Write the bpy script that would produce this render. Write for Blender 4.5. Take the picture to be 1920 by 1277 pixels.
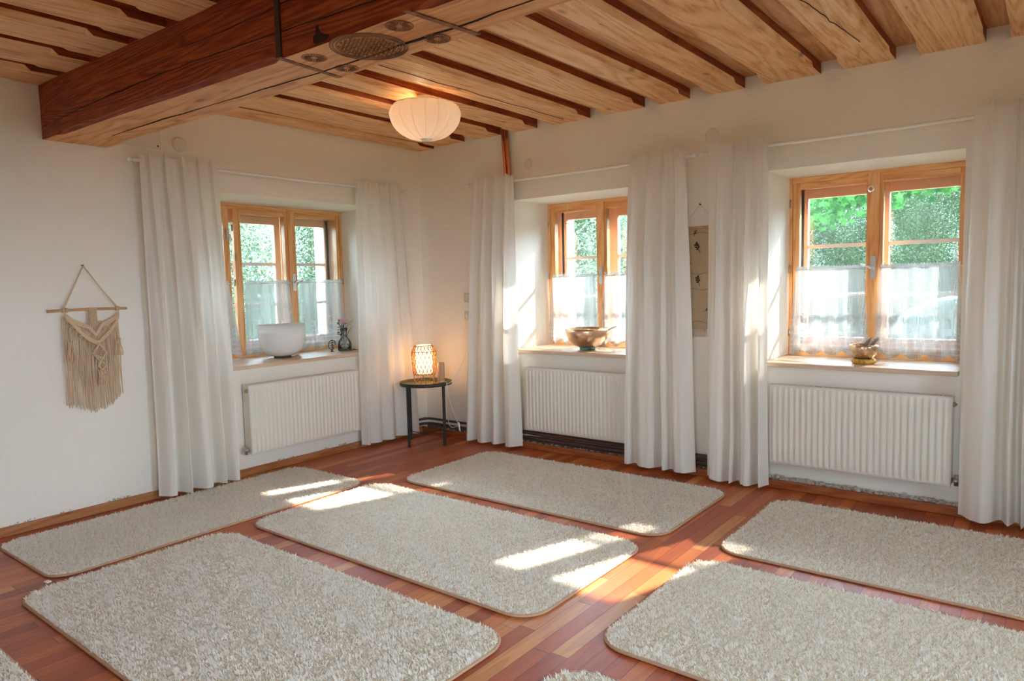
import bpy, math, random
import numpy as np
from mathutils import Vector, Matrix, noise

for o in list(bpy.data.objects):
    bpy.data.objects.remove(o, do_unlink=True)
S = bpy.context.scene
COL = S.collection
PI = math.pi

# ------------------------------------------------------------------ camera
yaw, pit, rol = math.radians(128.14289), math.radians(4.69727), math.radians(-1.32027)
F = Vector((math.cos(pit)*math.cos(yaw), math.cos(pit)*math.sin(yaw), -math.sin(pit)))
R0 = Vector((math.sin(yaw), -math.cos(yaw), 0)); U0 = R0.cross(F)
Rv = math.cos(rol)*R0 + math.sin(rol)*U0
Uv = -math.sin(rol)*R0 + math.cos(rol)*U0
cam_d = bpy.data.cameras.new('camera'); cam = bpy.data.objects.new('camera', cam_d); COL.objects.link(cam)
M = Matrix((Rv, Uv, -F)).transposed().to_4x4(); M.translation = Vector((4.4946, -4.389, 1.32))
cam.matrix_world = M
cam_d.sensor_width = 36; cam_d.lens = 1311.376/1920*36; cam_d.clip_start = 0.05; cam_d.clip_end = 200
S.camera = cam

# ------------------------------------------------------------------ light
SKY, SUN, EXPO = 7.0, 5.8, 2.45
W = bpy.data.worlds.new('World'); S.world = W; W.use_nodes = True
bg = W.node_tree.nodes['Background']; bg.inputs[0].default_value = (0.62, 0.81, 1.0, 1); bg.inputs[1].default_value = SKY
# hazy summer sky, brighter towards the sun
_nt = W.node_tree; _tc = _nt.nodes.new('ShaderNodeTexCoord'); _dp = _nt.nodes.new('ShaderNodeVectorMath'); _dp.operation = 'DOT_PRODUCT'
_dp.inputs[1].default_value = (.265, .79, .55); _nt.links.new(_tc.outputs['Generated'], _dp.inputs[0])
_mr = _nt.nodes.new('ShaderNodeMapRange'); _mr.inputs[1].default_value = -.1; _mr.inputs[2].default_value = 1.0; _mr.inputs[3].default_value = SKY*.70; _mr.inputs[4].default_value = SKY*1.8
_nt.links.new(_dp.outputs['Value'], _mr.inputs[0]); _nt.links.new(_mr.outputs[0], bg.inputs[1])
sun_d = bpy.data.lights.new('sun', 'SUN'); sun_d.energy = SUN; sun_d.angle = math.radians(0.8); sun_d.color = (1, .95, .88)
sun = bpy.data.objects.new('sun', sun_d); COL.objects.link(sun)
sun.rotation_euler = Vector((-.335, -1, -.682)).to_track_quat('-Z', 'Y').to_euler(); sun.location = (6, 10, 8)
S.view_settings.view_transform = 'Standard'; S.view_settings.look = 'None'
S.view_settings.exposure = EXPO; S.view_settings.gamma = 1; S.view_settings.use_curve_mapping = False
cy = S.cycles
cy.max_bounces = 10; cy.diffuse_bounces = 6; cy.glossy_bounces = 3; cy.transmission_bounces = 6; cy.transparent_max_bounces = 20
cy.caustics_reflective = False; cy.caustics_refractive = False
cy.sample_clamp_indirect = 8; cy.use_denoising = True
cy.use_adaptive_sampling = True; cy.adaptive_threshold = .015; cy.adaptive_min_samples = 16

def portal(name, loc, size, direction):
    d = bpy.data.lights.new(name, 'AREA'); d.shape = 'RECTANGLE'; d.size, d.size_y = size
    d.cycles.is_portal = True
    o = bpy.data.objects.new(name, d); COL.objects.link(o); o.location = loc
    o.rotation_euler = Vector(direction).to_track_quat('-Z', 'Z' if abs(direction[2]) < .9 else 'Y').to_euler()

# ------------------------------------------------------------------ materials
class N:
    """tiny node-graph helper"""
    def __init__(s, name):
        s.m = bpy.data.materials.new(name); s.m.use_nodes = True
        s.t = s.m.node_tree; s.t.nodes.clear()
        s.out = s.t.nodes.new('ShaderNodeOutputMaterial')
    def n(s, typ, ins=None, **kw):
        nd = s.t.nodes.new('ShaderNode' + typ)
        for k, v in kw.items(): setattr(nd, k, v)
        for k, v in (ins or {}).items():
            sk = nd.inputs[k]
            if isinstance(v, bpy.types.NodeSocket): s.t.links.new(v, sk)
            elif isinstance(v, bpy.types.Node): s.t.links.new(v.outputs[0], sk)
            else:
                if sk.type == 'RGBA' and len(v) == 3: v = (*v, 1)
                sk.default_value = v
        return nd
    def math(s, op, a, b=0.0, c=0.0):
        return s.n('Math', {0: a, 1: b, 2: c}, operation=op).outputs[0]
    def mix(s, fac, a, b, mode='MIX'):
        nd = s.t.nodes.new('ShaderNodeMix'); nd.data_type = 'RGBA'; nd.blend_type = mode
        for k, v in ((0, fac), (6, a), (7, b)):
            if isinstance(v, bpy.types.NodeSocket): s.t.links.new(v, nd.inputs[k])
            else:
                nd.inputs[k].default_value = v if k == 0 else (*v, 1)
        return nd.outputs[2]
    def ramp(s, fac, stops):
        nd = s.n('ValToRGB', {0: fac}); cr = nd.color_ramp
        while len(cr.elements) < len(stops): cr.elements.new(.5)
        for e, (p, c) in zip(cr.elements, stops): e.position = p; e.color = (*c, 1)
        return nd.outputs[0]
    def obj(s): return s.n('TexCoord').outputs['Object']
    def noise(s, vec, scale, detail=4, rough=.55, dist=0.0):
        return s.n('TexNoise', {'Vector': vec, 'Scale': scale, 'Detail': detail, 'Roughness': rough, 'Distortion': dist})
    def mapping(s, vec, scale=(1, 1, 1), loc=(0, 0, 0)):
        return s.n('Mapping', {'Vector': vec, 'Scale': scale, 'Location': loc}).outputs[0]
    def bump(s, h, strength=.3, dist=.01):
        return s.n('Bump', {'Height': h, 'Strength': strength, 'Distance': dist}).outputs[0]
    def bsdf(s, **k):
        b = s.n('BsdfPrincipled')
        names = dict(color='Base Color', rough='Roughness', metal='Metallic', spec='Specular IOR Level', normal='Normal',
                     coat='Coat Weight', coatr='Coat Roughness', trans='Transmission Weight', ior='IOR', emis='Emission Color', emstr='Emission Strength', sheen='Sheen Weight')
        for a, v in k.items():
            sk = b.inputs[names[a]]
            if isinstance(v, bpy.types.NodeSocket): s.t.links.new(v, sk)
            else:
                if sk.type == 'RGBA': v = (*v, 1)
                sk.default_value = v
        return b
    def done(s, sh):
        s.t.links.new(sh if isinstance(sh, bpy.types.NodeSocket) else sh.outputs[0], s.out.inputs[0]); return s.m

def plain(name, col, rough=.5, metal=0.0, bump=0.0, bscale=60, vary=.06, **k):
    g = N(name); v = g.obj()
    nz = g.noise(v, bscale, 3).outputs[0]
    c = g.mix(nz, tuple(x*(1-vary) for x in col), tuple(min(1, x*(1+vary)) for x in col))
    kw = dict(color=c, rough=rough, metal=metal, **k)
    if bump: kw['normal'] = g.bump(nz, bump, .002)
    return g.done(g.bsdf(**kw))

def wall_mat():
    g = N('plaster_white'); v = g.obj()
    big = g.noise(v, 1.3, 3).outputs[0]
    mid = g.noise(v, 9, 5, .6).outputs[0]
    fine = g.noise(v, 55, 4, .6).outputs[0]
    col = g.mix(big, (.91, .84, .735), (.94, .88, .785))
    h = g.math('MULTIPLY_ADD', mid, 1.5, g.math('MULTIPLY', fine, .35))
    return g.done(g.bsdf(color=col, rough=.85, spec=.2, normal=g.bump(h, .45, .012)))

def wood(name, axis, c_dark, c_mid, c_light, rough=.55, ringscale=9, knots=True, spec=.3, bump=.12):
    """axis: grain direction 0/1/2"""
    g = N(name); tc = g.n('TexCoord').outputs['Object']; oi = g.n('ObjectInfo').outputs['Random']
    off = g.n('CombineXYZ', {0: g.math('MULTIPLY', oi, 7.3), 1: g.math('MULTIPLY', oi, 13.1), 2: g.math('MULTIPLY', oi, 3.7)}).outputs[0]
    v = g.n('VectorMath', {0: tc, 1: off}, operation='ADD').outputs[0]
    sc = [1, 1, 1]; sc[axis] = .09
    vs = g.mapping(v, tuple(sc))
    warp = g.noise(vs, 3.0, 3, .5, .4).outputs[0]
    grain = g.n('TexNoise', {'Vector': vs, 'Scale': 70, 'Detail': 5, 'Roughness': .65}).outputs[0]
    rings = g.math('ABSOLUTE', g.math('SINE', g.math('MULTIPLY', warp, ringscale*7.0)))
    rings = g.math('POWER', rings, 3.0)
    c = g.ramp(g.math('MULTIPLY_ADD', grain, .75, g.math('MULTIPLY', rings, .22)),
               [(.33, c_light), (.54, c_mid), (.76, c_dark)])
    blotch = g.noise(v, 1.6, 3).outputs[0]
    c = g.mix(g.math('MULTIPLY', blotch, .22), c, tuple(x*.82 for x in c_mid), 'MIX')
    if knots:
        sk = [4.5, 4.5, 4.5]; sk[axis] = 2.2
        vo = g.n('TexVoronoi', {'Vector': g.mapping(v, tuple(sk)), 'Scale': 1.0, 'Randomness': 1.0})
        k = g.n('MapRange', {'Value': vo.outputs['Distance'], 'From Min': .03, 'From Max': .11, 'To Min': .85, 'To Max': 0}).outputs[0]
        c = g.mix(k, c, tuple(x*.30 for x in c_mid))
        sk = [26, 26, 26]; sk[axis] = 7
        vo = g.n('TexVoronoi', {'Vector': g.mapping(v, tuple(sk)), 'Scale': 1.0, 'Randomness': 1.0}); sel = g.n('TexWhiteNoise', {'Vector': vo.outputs['Position']}, noise_dimensions='3D').outputs[0]
        k = g.n('MapRange', {'Value': vo.outputs['Distance'], 'From Min': .05, 'From Max': .20, 'To Min': .7, 'To Max': 0}).outputs[0]
        c = g.mix(g.math('MULTIPLY', k, g.math('GREATER_THAN', sel, .90)), c, tuple(x*.32 for x in c_mid))
    return g.done(g.bsdf(color=c, rough=rough, spec=spec, normal=g.bump(g.math('ADD', grain, rings), bump, .004)))

def floor_mat():
    g = N('parquet_floor'); tc = g.obj()
    sp = g.n('SeparateXYZ', {0: tc}); x, y = sp.outputs[0], sp.outputs[1]
    rx = g.math('DIVIDE', x, .0705); row = g.math('FLOOR', rx); fx = g.math('FRACT', rx)
    rr = g.n('TexWhiteNoise', {'W': row}, noise_dimensions='1D').outputs[0]
    length = g.math('MULTIPLY_ADD', rr, .55, .45)
    ry = g.math('DIVIDE', g.math('MULTIPLY_ADD', rr, 9.0, y), length); colm = g.math('FLOOR', ry); fy = g.math('FRACT', ry)
    cell = g.n('CombineXYZ', {0: row, 1: colm, 2: 0.0}).outputs[0]
    rnd = g.n('TexWhiteNoise', {'Vector': cell}, noise_dimensions='3D').outputs[0]
    base = g.ramp(rnd, [(0, (.36, .058, .010)), (.3, (.50, .095, .017)), (.6, (.62, .14, .026)), (.86, (.72, .21, .045)), (1, (.80, .36, .11))])
    cofs = g.n('VectorMath', {0: cell, 1: (3.1, 5.7, 0)}, operation='MULTIPLY').outputs[0]
    v = g.n('VectorMath', {0: tc, 1: cofs}, operation='ADD').outputs[0]
    vs = g.mapping(v, (1, .07, 1))
    warp = g.noise(vs, 6, 3, .5, .5).outputs[0]
    grain = g.noise(vs, 90, 4, .6).outputs[0]
    rings = g.math('FRACT', g.math('MULTIPLY', warp, 9))
    gg = g.math('MULTIPLY_ADD', grain, .6, g.math('MULTIPLY', rings, .35))
    c = g.mix(g.math('MULTIPLY', gg, .55), base, (.12, .022, .008))
    ex = g.math('MINIMUM', fx, g.math('SUBTRACT', 1.0, fx)); ey = g.math('MULTIPLY', g.math('MINIMUM', fy, g.math('SUBTRACT', 1.0, fy)), 7.0)
    seam = g.n('MapRange', {'Value': g.math('MINIMUM', ex, ey), 'From Min': .008, 'From Max': .03, 'To Min': .75, 'To Max': 0}).outputs[0]
    c = g.mix(seam, c, (.05, .012, .005))
    h = g.math('SUBTRACT', g.math('MULTIPLY', gg, .15), seam)
    rgh = g.math('MULTIPLY_ADD', grain, .10, .36)
    return g.done(g.bsdf(color=c, rough=rgh, spec=.36, coat=.45, coatr=.5, normal=g.bump(h, .18, .003)))

def cloth(name, col, trans=.4, scale=900, alpha=None, lace=False):
    g = N(name); v = g.obj()
    w = g.noise(g.mapping(v, (1, 1, .15)), 120, 3).outputs[0]
    w2 = g.noise(g.mapping(v, (.2, .2, 2)), 160, 2).outputs[0]
    nm = g.bump(g.math('ADD', w, w2), .12, .002)
    d = g.n('BsdfDiffuse', {'Color': col, 'Normal': nm})
    t = g.n('BsdfTranslucent', {'Color': tuple(x*.97 for x in col), 'Normal': nm})
    sh = g.n('MixShader', {0: trans, 1: d, 2: t}).outputs[0]
    if lace:
        sp = g.n('SeparateXYZ', {0: v}); z = sp.outputs[2]
        hor = g.math('ADD', sp.outputs[0], sp.outputs[1])
        p = g.n('CombineXYZ', {0: hor, 1: z, 2: 0.0}).outputs[0]
        # ornament band in the lower third: flower heads and ladder openwork
        flow = g.n('TexVoronoi', {'Vector': g.mapping(p, (11, 11, 1)), 'Scale': 1.0, 'Randomness': .35}).outputs['Distance']
        pet = g.math('LESS_THAN', g.math('ABSOLUTE', g.math('SUBTRACT', flow, .27)), .07)
        net = g.n('TexVoronoi', {'Vector': p, 'Scale': 160.0, 'Randomness': .2}).outputs['Distance']
        neto = g.math('LESS_THAN', net, .38)
        band = g.math('LESS_THAN', z, 1.08)
        rungs = g.math('LESS_THAN', g.math('FRACT', g.math('MULTIPLY', z, 28.0)), .35)
        low = g.math('LESS_THAN', z, .95)
        top = g.math('GREATER_THAN', z, 1.36)
        hole = g.math('MULTIPLY', neto, .46)
        hole = g.math('MULTIPLY', hole, g.math('SUBTRACT', 1.0, g.math('MULTIPLY', band, g.math('MULTIPLY', pet, .85))))
        hole = g.math('MULTIPLY', hole, g.math('SUBTRACT', 1.0, g.math('MULTIPLY', low, g.math('MULTIPLY', rungs, .8))))
        hole = g.math('MULTIPLY', hole, g.math('SUBTRACT', 1.0, g.math('MULTIPLY', top, .6)))
        hole = g.math('ADD', hole, .09)
        tr = g.n('BsdfTransparent', {0: (1, 1, 1, 1)})
        sh = g.n('MixShader', {0: hole, 1: sh, 2: tr.outputs[0]}).outputs[0]
    return g.done(sh)

def glass_mat(tint=(.99, 1.0, .995)):
    g = N('window_glass')
    fr = g.n('Fresnel', {'IOR': 1.45}).outputs[0]
    dirt = g.noise(g.obj(), 5, 4).outputs[0]
    gl = g.n('BsdfGlossy', {'Color': (1, 1, 1), 'Roughness': .02})
    tr = g.n('BsdfTransparent', {0: (*tint, 1)})
    a = g.n('MixShader', {0: g.math('MULTIPLY', fr, .9), 1: tr, 2: gl}).outputs[0]
    df = g.n('BsdfTranslucent', {'Color': (.9, .95, .95)})
    return g.done(g.n('MixShader', {0: g.math('MULTIPLY', dirt, .004), 1: a, 2: df}).outputs[0])

def clear_glass(name, tint):
    g = N(name); fr = g.n('Fresnel', {'IOR': 1.5}).outputs[0]
    lw = g.n('LayerWeight', {'Blend': .45}).outputs['Facing']
    gl = g.n('BsdfGlossy', {'Color': (1, 1, 1), 'Roughness': .03}); tr = g.n('BsdfTransparent', {0: (*tint, 1)})
    df = g.n('BsdfDiffuse', {'Color': tuple(x*.75 for x in tint)})
    a = g.n('MixShader', {0: g.math('MULTIPLY', lw, .14), 1: tr, 2: df}).outputs[0]
    return g.done(g.n('MixShader', {0: fr, 1: a, 2: gl}).outputs[0])

def leaf_mat(name, c1, c2):
    g = N(name); geo = g.n('NewGeometry').outputs['Random Per Island']
    c = g.mix(geo, c1, c2)
    d = g.n('BsdfDiffuse', {'Color': c}); t = g.n('BsdfTranslucent', {'Color': c})
    gl = g.n('BsdfGlossy', {'Color': (.8, .9, .85), 'Roughness': .45})
    a = g.n('MixShader', {0: .28, 1: d, 2: t}).outputs[0]
    return g.done(g.n('MixShader', {0: .008, 1: a, 2: gl}).outputs[0])

MT = {}
MT['wall'] = wall_mat()
MT['floor'] = floor_mat()
MT['joist'] = wood('pine_pale', 1, (.52, .20, .07), (.84, .46, .205), (.94, .62, .34), knots=True)
MT['joist_side'] = wood('pine_red_side', 1, (.13, .020, .007), (.28, .055, .016), (.42, .11, .035), knots=True, rough=.5)  # redder, much darker tone for the joist side faces
MT['board'] = wood('ceiling_board', 1, (.42, .16, .05), (.62, .29, .11), (.75, .42, .19), knots=True)
MT['beam'] = wood('beam_pale', 0, (.42, .15, .05), (.70, .33, .125), (.84, .47, .215), knots=True)
MT['beam_side'] = wood('beam_red_side', 0, (.10, .010, .004), (.25, .034, .010), (.42, .09, .025), knots=True, rough=.45, bump=.4, ringscale=16)  # dark red tone for the near side face of the beam
MT['carve'] = wood('carved_relief', 0, (.14, .05, .025), (.24, .10, .05), (.36, .17, .08), knots=False)
MT['winwood'] = wood('window_pine', 2, (.58, .22, .06), (.82, .37, .12), (.90, .50, .21), knots=True, rough=.35, spec=.5, bump=.05)
MT['winwood_x'] = wood('window_pine_rail', 0, (.58, .22, .06), (.82, .37, .12), (.90, .50, .21), knots=False, rough=.35, spec=.5, bump=.05)
MT['winwood_y'] = wood('window_pine_rail_side', 1, (.58, .22, .06), (.82, .37, .12), (.90, .50, .21), knots=False, rough=.35, spec=.5, bump=.05)
MT['outwood'] = plain('outer_window_wood', (.88, .58, .37), .5)
MT['muntin'] = plain('outer_window_muntin', (.86, .80, .76), .5)
MT['sill_x'] = wood('sill_pine', 0, (.55, .36, .22), (.70, .50, .34), (.78, .60, .44), knots=False, rough=.35, spec=.6, bump=.03)
MT['sill_y'] = wood('sill_pine_side', 1, (.55, .36, .22), (.70, .50, .34), (.78, .60, .44), knots=False, rough=.35, spec=.6, bump=.03)
MT['trim_x'] = wood('skirting_x', 0, (.22, .05, .014), (.34, .09, .026), (.44, .14, .045), knots=True, rough=.4)
MT['trim_y'] = wood('skirting_y', 1, (.28, .09, .028), (.42, .16, .055), (.52, .23, .09), knots=True, rough=.4)
MT['curtain'] = cloth('linen_curtain', (.93, .885, .81), .24)
MT['lace'] = cloth('lace', (.60, .635, .65), .15, lace=True)
MT['glass'] = glass_mat()
MT['radiator'] = plain('radiator_enamel', (.80, .755, .66), .28, vary=.01, bscale=5)
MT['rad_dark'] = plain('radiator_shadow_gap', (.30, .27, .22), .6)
MT['white'] = plain('white_paint', (.93, .91, .87), .35, vary=.02)
MT['metal'] = plain('brushed_steel', (.72, .72, .70), .28, 1.0)
MT['brass_dark'] = plain('hinge_brass', (.55, .42, .28), .35, 1.0)
MT['copper'] = plain('copper_pipe', (.78, .30, .16), .25, 1.0, vary=.15, bscale=14)
MT['pipe'] = plain('brown_pipe', (.10, .045, .030), .5)
MT['black'] = plain('black_metal', (.035, .035, .03), .5)
MT['tray'] = plain('olive_tray', (.16, .14, .05), .35, .3)
MT['bamboo'] = plain('bamboo', (.60, .24, .08), .5)
MT['cotton'] = plain('cotton_cord', (.74, .52, .33), .9, vary=.18, bump=.4, bscale=300)
MT['dowel'] = wood('dowel_wood', 1, (.40, .20, .08), (.55, .30, .13), (.65, .38, .18), knots=False)
MT['rug_pile'] = None
MT['stone'] = plain('grey_pebbles', (.58, .47, .37), .8, vary=.45, bscale=30)
MT['trench'] = plain('trench_mortar', (.17, .13, .11), .9, vary=.3, bscale=40)

def rug_mat():
    g = N('rug_wool'); r = g.n('NewGeometry').outputs['Random Per Island']
    big = g.noise(g.obj(), 7, 3).outputs[0]
    c = g.mix(r, (.92, .89, .82), (.98, .96, .92))
    c = g.mix(g.math('MULTIPLY', g.math('GREATER_THAN', r, .985), .5), c, (.50, .34, .18))
    c = g.mix(g.math('MULTIPLY', big, .18), c, (.86, .76, .62))
    d = g.n('BsdfDiffuse', {'Color': c}); t = g.n('BsdfTranslucent', {'Color': c})
    return g.done(g.n('MixShader', {0: .35, 1: d, 2: t}).outputs[0])
MT['rug_pile'] = rug_mat()
MT['rug_base'] = plain('rug_backing', (.80, .69, .54), .9, bump=.4, bscale=200)  # backing tinted tan to carry the shadow tone between tufts
MT['rug_edge'] = plain('rug_binding', (.56, .34, .21), .8, bump=.4, bscale=250)

# ------------------------------------------------------------------ mesh helpers
class MB:
    def __init__(s): s.v = []; s.f = []; s.mi = []; s.smooth = []
    def add(s, vs, fs, mi=0, sm=False):
        b = len(s.v); s.v += [tuple(p) for p in vs]
        for f in fs: s.f.append(tuple(i+b for i in f)); s.mi.append(mi); s.smooth.append(sm)
        return s
    def box(s, x0, x1, y0, y1, z0, z1, mi=0):
        v = [(x, y, z) for x in (x0, x1) for y in (y0, y1) for z in (z0, z1)]
        return s.add(v, [(0, 1, 3, 2), (4, 6, 7, 5), (0, 4, 5, 1), (2, 3, 7, 6), (0, 2, 6, 4), (1, 5, 7, 3)], mi)
    def obox(s, c, ax, ay, az, mi=0):
        """oriented box, half-axis vectors"""
        c = Vector(c); ax, ay, az = Vector(ax), Vector(ay), Vector(az)
        v = [c+ax*i+ay*j+az*k for i in (-1, 1) for j in (-1, 1) for k in (-1, 1)]
        return s.add(v, [(0, 1, 3, 2), (4, 6, 7, 5), (0, 4, 5, 1), (2, 3, 7, 6), (0, 2, 6, 4), (1, 5, 7, 3)], mi)
    def tube(s, pts, r, n=8, mi=0, cap=True):
        pts = [Vector(p) for p in pts]; rs = r if isinstance(r, (list, tuple)) else [r]*len(pts)
        vs = []; fs = []; prev = None
        for i, p in enumerate(pts):
            d = (pts[min(i+1, len(pts)-1)]-pts[max(i-1, 0)])
            if d.length < 1e-9: d = Vector((0, 0, 1))
            d.normalize()
            if prev is None:
                a = d.orthogonal().normalized()
            else:
                a = prev - d*prev.dot(d)
                a = a.normalized() if a.length > 1e-6 else d.orthogonal().normalized()
            prev = a; b = d.cross(a)
            for k in range(n):
                t = 2*PI*k/n; vs.append(p+(a*math.cos(t)+b*math.sin(t))*rs[i])
        for i in range(len(pts)-1):
            for k in range(n): fs.append((i*n+k, i*n+(k+1) % n, (i+1)*n+(k+1) % n, (i+1)*n+k))
        if cap: fs.append(tuple(range(n))[::-1]); fs.append(tuple((len(pts)-1)*n+k for k in range(n)))
        return s.add(vs, fs, mi, True)
    def lathe(s, c, prof, n=32, mi=0, lob=None, axis=2, cap=False):
        """prof: list (r,z). lob(t)->radius factor"""
        vs = []; fs = []; c = Vector(c)
        for r, z in prof:
            for k in range(n):
                t = 2*PI*k/n; q = r*(lob(t) if lob else 1)
                p = (q*math.cos(t), q*math.sin(t), z)
                if axis == 0: p = (z, p[0], p[1])
                if axis == 1: p = (p[0], z, p[1])
                vs.append(c+Vector(p))
        for i in range(len(prof)-1):
            for k in range(n): fs.append((i*n+k, i*n+(k+1) % n, (i+1)*n+(k+1) % n, (i+1)*n+k))
        if cap: fs.append(tuple(range(n))[::-1]); fs.append(tuple((len(prof)-1)*n+k for k in range(n)))
        return s.add(vs, fs, mi, True)
    def prism(s, poly, z0, z1, mi=0, axis=2):
        n = len(poly)
        def P(a, b, c): return (a, b, c) if axis == 2 else ((c, a, b) if axis == 0 else (a, c, b))
        vs = [P(a, b, z0) for a, b in poly]+[P(a, b, z1) for a, b in poly]
        fs = [tuple(range(n))[::-1], tuple(range(n, 2*n))]+[(i, (i+1) % n, n+(i+1) % n, n+i) for i in range(n)]
        return s.add(vs, fs, mi)
    def grid(s, P, sm=True, mi=0):
        nu = len(P); nv = len(P[0]); vs = [p for row in P for p in row]
        fs = [(i*nv+j, i*nv+j+1, (i+1)*nv+j+1, (i+1)*nv+j) for i in range(nu-1) for j in range(nv-1)]
        return s.add(vs, fs, mi, sm)
    def build(s, name, mats, parent=None, bevel=0, origin=None):
        me = bpy.data.meshes.new(name)
        v = s.v
        if origin is not None:
            ox, oy, oz = origin; v = [(a-ox, b-oy, c-oz) for a, b, c in s.v]
        me.from_pydata(v, [], s.f); me.validate()
        mats = mats if isinstance(mats, (list, tuple)) else [mats]
        for m in mats: me.materials.append(m)
        if len(me.polygons) == len(s.f):
            me.polygons.foreach_set('material_index', s.mi); me.polygons.foreach_set('use_smooth', s.smooth)
        me.update()
        o = bpy.data.objects.new(name, me); COL.objects.link(o)
        if origin is not None: o.location = origin
        if parent: o.parent = parent
        if bevel:
            b = o.modifiers.new('bevel', 'BEVEL'); b.width = bevel; b.segments = 2; b.limit_method = 'ANGLE'
        return o

def recalc(o):
    import bmesh
    bm = bmesh.new(); bm.from_mesh(o.data); bmesh.ops.recalc_face_normals(bm, faces=bm.faces); bm.to_mesh(o.data); bm.free(); return o

def tag(o, label, cat, group=None, kind=None):
    o['label'] = label; o['category'] = cat
    if group: o['group'] = group
    if kind: o['kind'] = kind
    return o
def empty(name, loc=(0, 0, 0), rz=0):
    e = bpy.data.objects.new(name, None); COL.objects.link(e); e.location = loc; e.rotation_euler.z = rz
    e.empty_display_size = .05; return e
def struct(o): o['kind'] = 'structure'; return o

# ================================================================== ROOM
WX, WY = -.02, .08            # inner faces of left and right walls
RX, RY = 6.6, -6.3            # hidden walls
ZC = 2.572                    # ceiling boards
struct(MB().box(-.02, RX, RY, .0, -.05, 0).build('floor', MT['floor']))
OPEN_R = [(1.035, 2.085), (3.03, 4.075)]
OPEN_L = [(-2.0, -.40)]
ZS, ZT = .76, 1.977
def wall_with_openings(name, axis, face, back, a0, a1, z0, z1, opens, oz=(ZS, ZT)):
    m = MB()
    def bx(p, q, r, t, f=face, b=back):
        lo, hi = min(f, b), max(f, b)
        if axis == 'x': m.box(p, q, lo, hi, r, t)
        else: m.box(lo, hi, p, q, r, t)
    cur = a0
    for (p, q) in opens:
        bx(cur, p, z0, z1); bx(p, q, z0, oz[0]); bx(p, q, oz[1], z1); cur = q
    bx(cur, a1, z0, z1)
    return m
m = wall_with_openings('wall_right', 'x', WY, .74, -.9, RX, -.3, 2.9, OPEN_R)
# outer leaf of the thick wall with slightly tighter opening
o2 = wall_with_openings('x', 'x', .74, .92, -.9, RX, -.3, 2.9, [(1.06, 2.20), (3.055, 4.20)], (.80, 1.96))
m.add(o2.v, o2.f)
struct(m.build('wall_right', MT['wall']))
m = wall_with_openings('wall_left', 'y', WX, -.70, RY, WY, -.3, 2.9, OPEN_L)
o2 = wall_with_openings('y', 'y', -.70, -.88, RY, .92, -.3, 2.9, [(-1.975, -.43)], (.80, 1.96))
m.add(o2.v, o2.f)
struct(m.build('wall_left', MT['wall']))
m = wall_with_openings('wall_back', 'x', RY, RY-.5, -.9, RX+.5, -.3, 2.9, [(4.1, 5.5)], (.85, 1.95))
struct(m.build('wall_back', MT['wall']))
m = wall_with_openings('wall_side', 'y', RX, RX+.5, RY, .92, -.3, 2.9, [(-5.3, -4.1), (-2.6, -1.6)], (.85, 1.95))
struct(m.build('wall_side', MT['wall']))
struct(MB().box(-.9, RX+.5, RY-.5, .92, ZC, ZC+.3).build('ceiling', MT['board']))

# unseen windows added to let in fill daylight from behind the camera
def added_window(name, axis, face, a0, a1, z0, z1, n):
    e = struct(empty(name)); m = MB(); g = MB()
    def bx(M_, p, q, r, t, d0, d1):
        if axis == 'x': M_.box(p, q, d0, d1, r, t)
        else: M_.box(d0, d1, p, q, r, t)
    bx(m, a0, a1, z0, z0+.06, face-.03, face+.03); bx(m, a0, a1, z1-.06, z1, face-.03, face+.03)
    for i in range(n+1):
        c = a0+(a1-a0)*i/n; c = min(max(c, a0+.03), a1-.03); bx(m, c-.03, c+.03, z0, z1, face-.03, face+.03)
    bx(g, a0, a1, z0, z1, face-.002, face+.002)
    m.build('window_frame', MT['winwood'], e); g.build('pane', MT['glass'], e)
added_window('window_4', 'x', RY-.3, 4.1, 5.5, .85, 1.95, 2)
added_window('window_5', 'y', RX+.3, -5.3, -4.1, .85, 1.95, 2)
added_window('window_6', 'y', RX+.3, -2.6, -1.6, .85, 1.95, 2)
portal('portal_back', (4.8, RY-.5, 1.4), (1.4, 1.1), (0, 1, 0))
portal('portal_side_a', (RX+.5, -4.7, 1.4), (1.2, 1.1), (-1, 0, 0)); portal('portal_side_b', (RX+.5, -2.1, 1.4), (1.0, 1.1), (-1, 0, 0))
portal('portal_w2', (1.52, .93, 1.38), (.95, 1.2), (0, -1, 0)); portal('portal_w3', (3.51, .93, 1.38), (.95, 1.2), (0, -1, 0))
portal('portal_w1', (-.89, -1.2, 1.38), (1.6, 1.2), (1, 0, 0))

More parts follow.
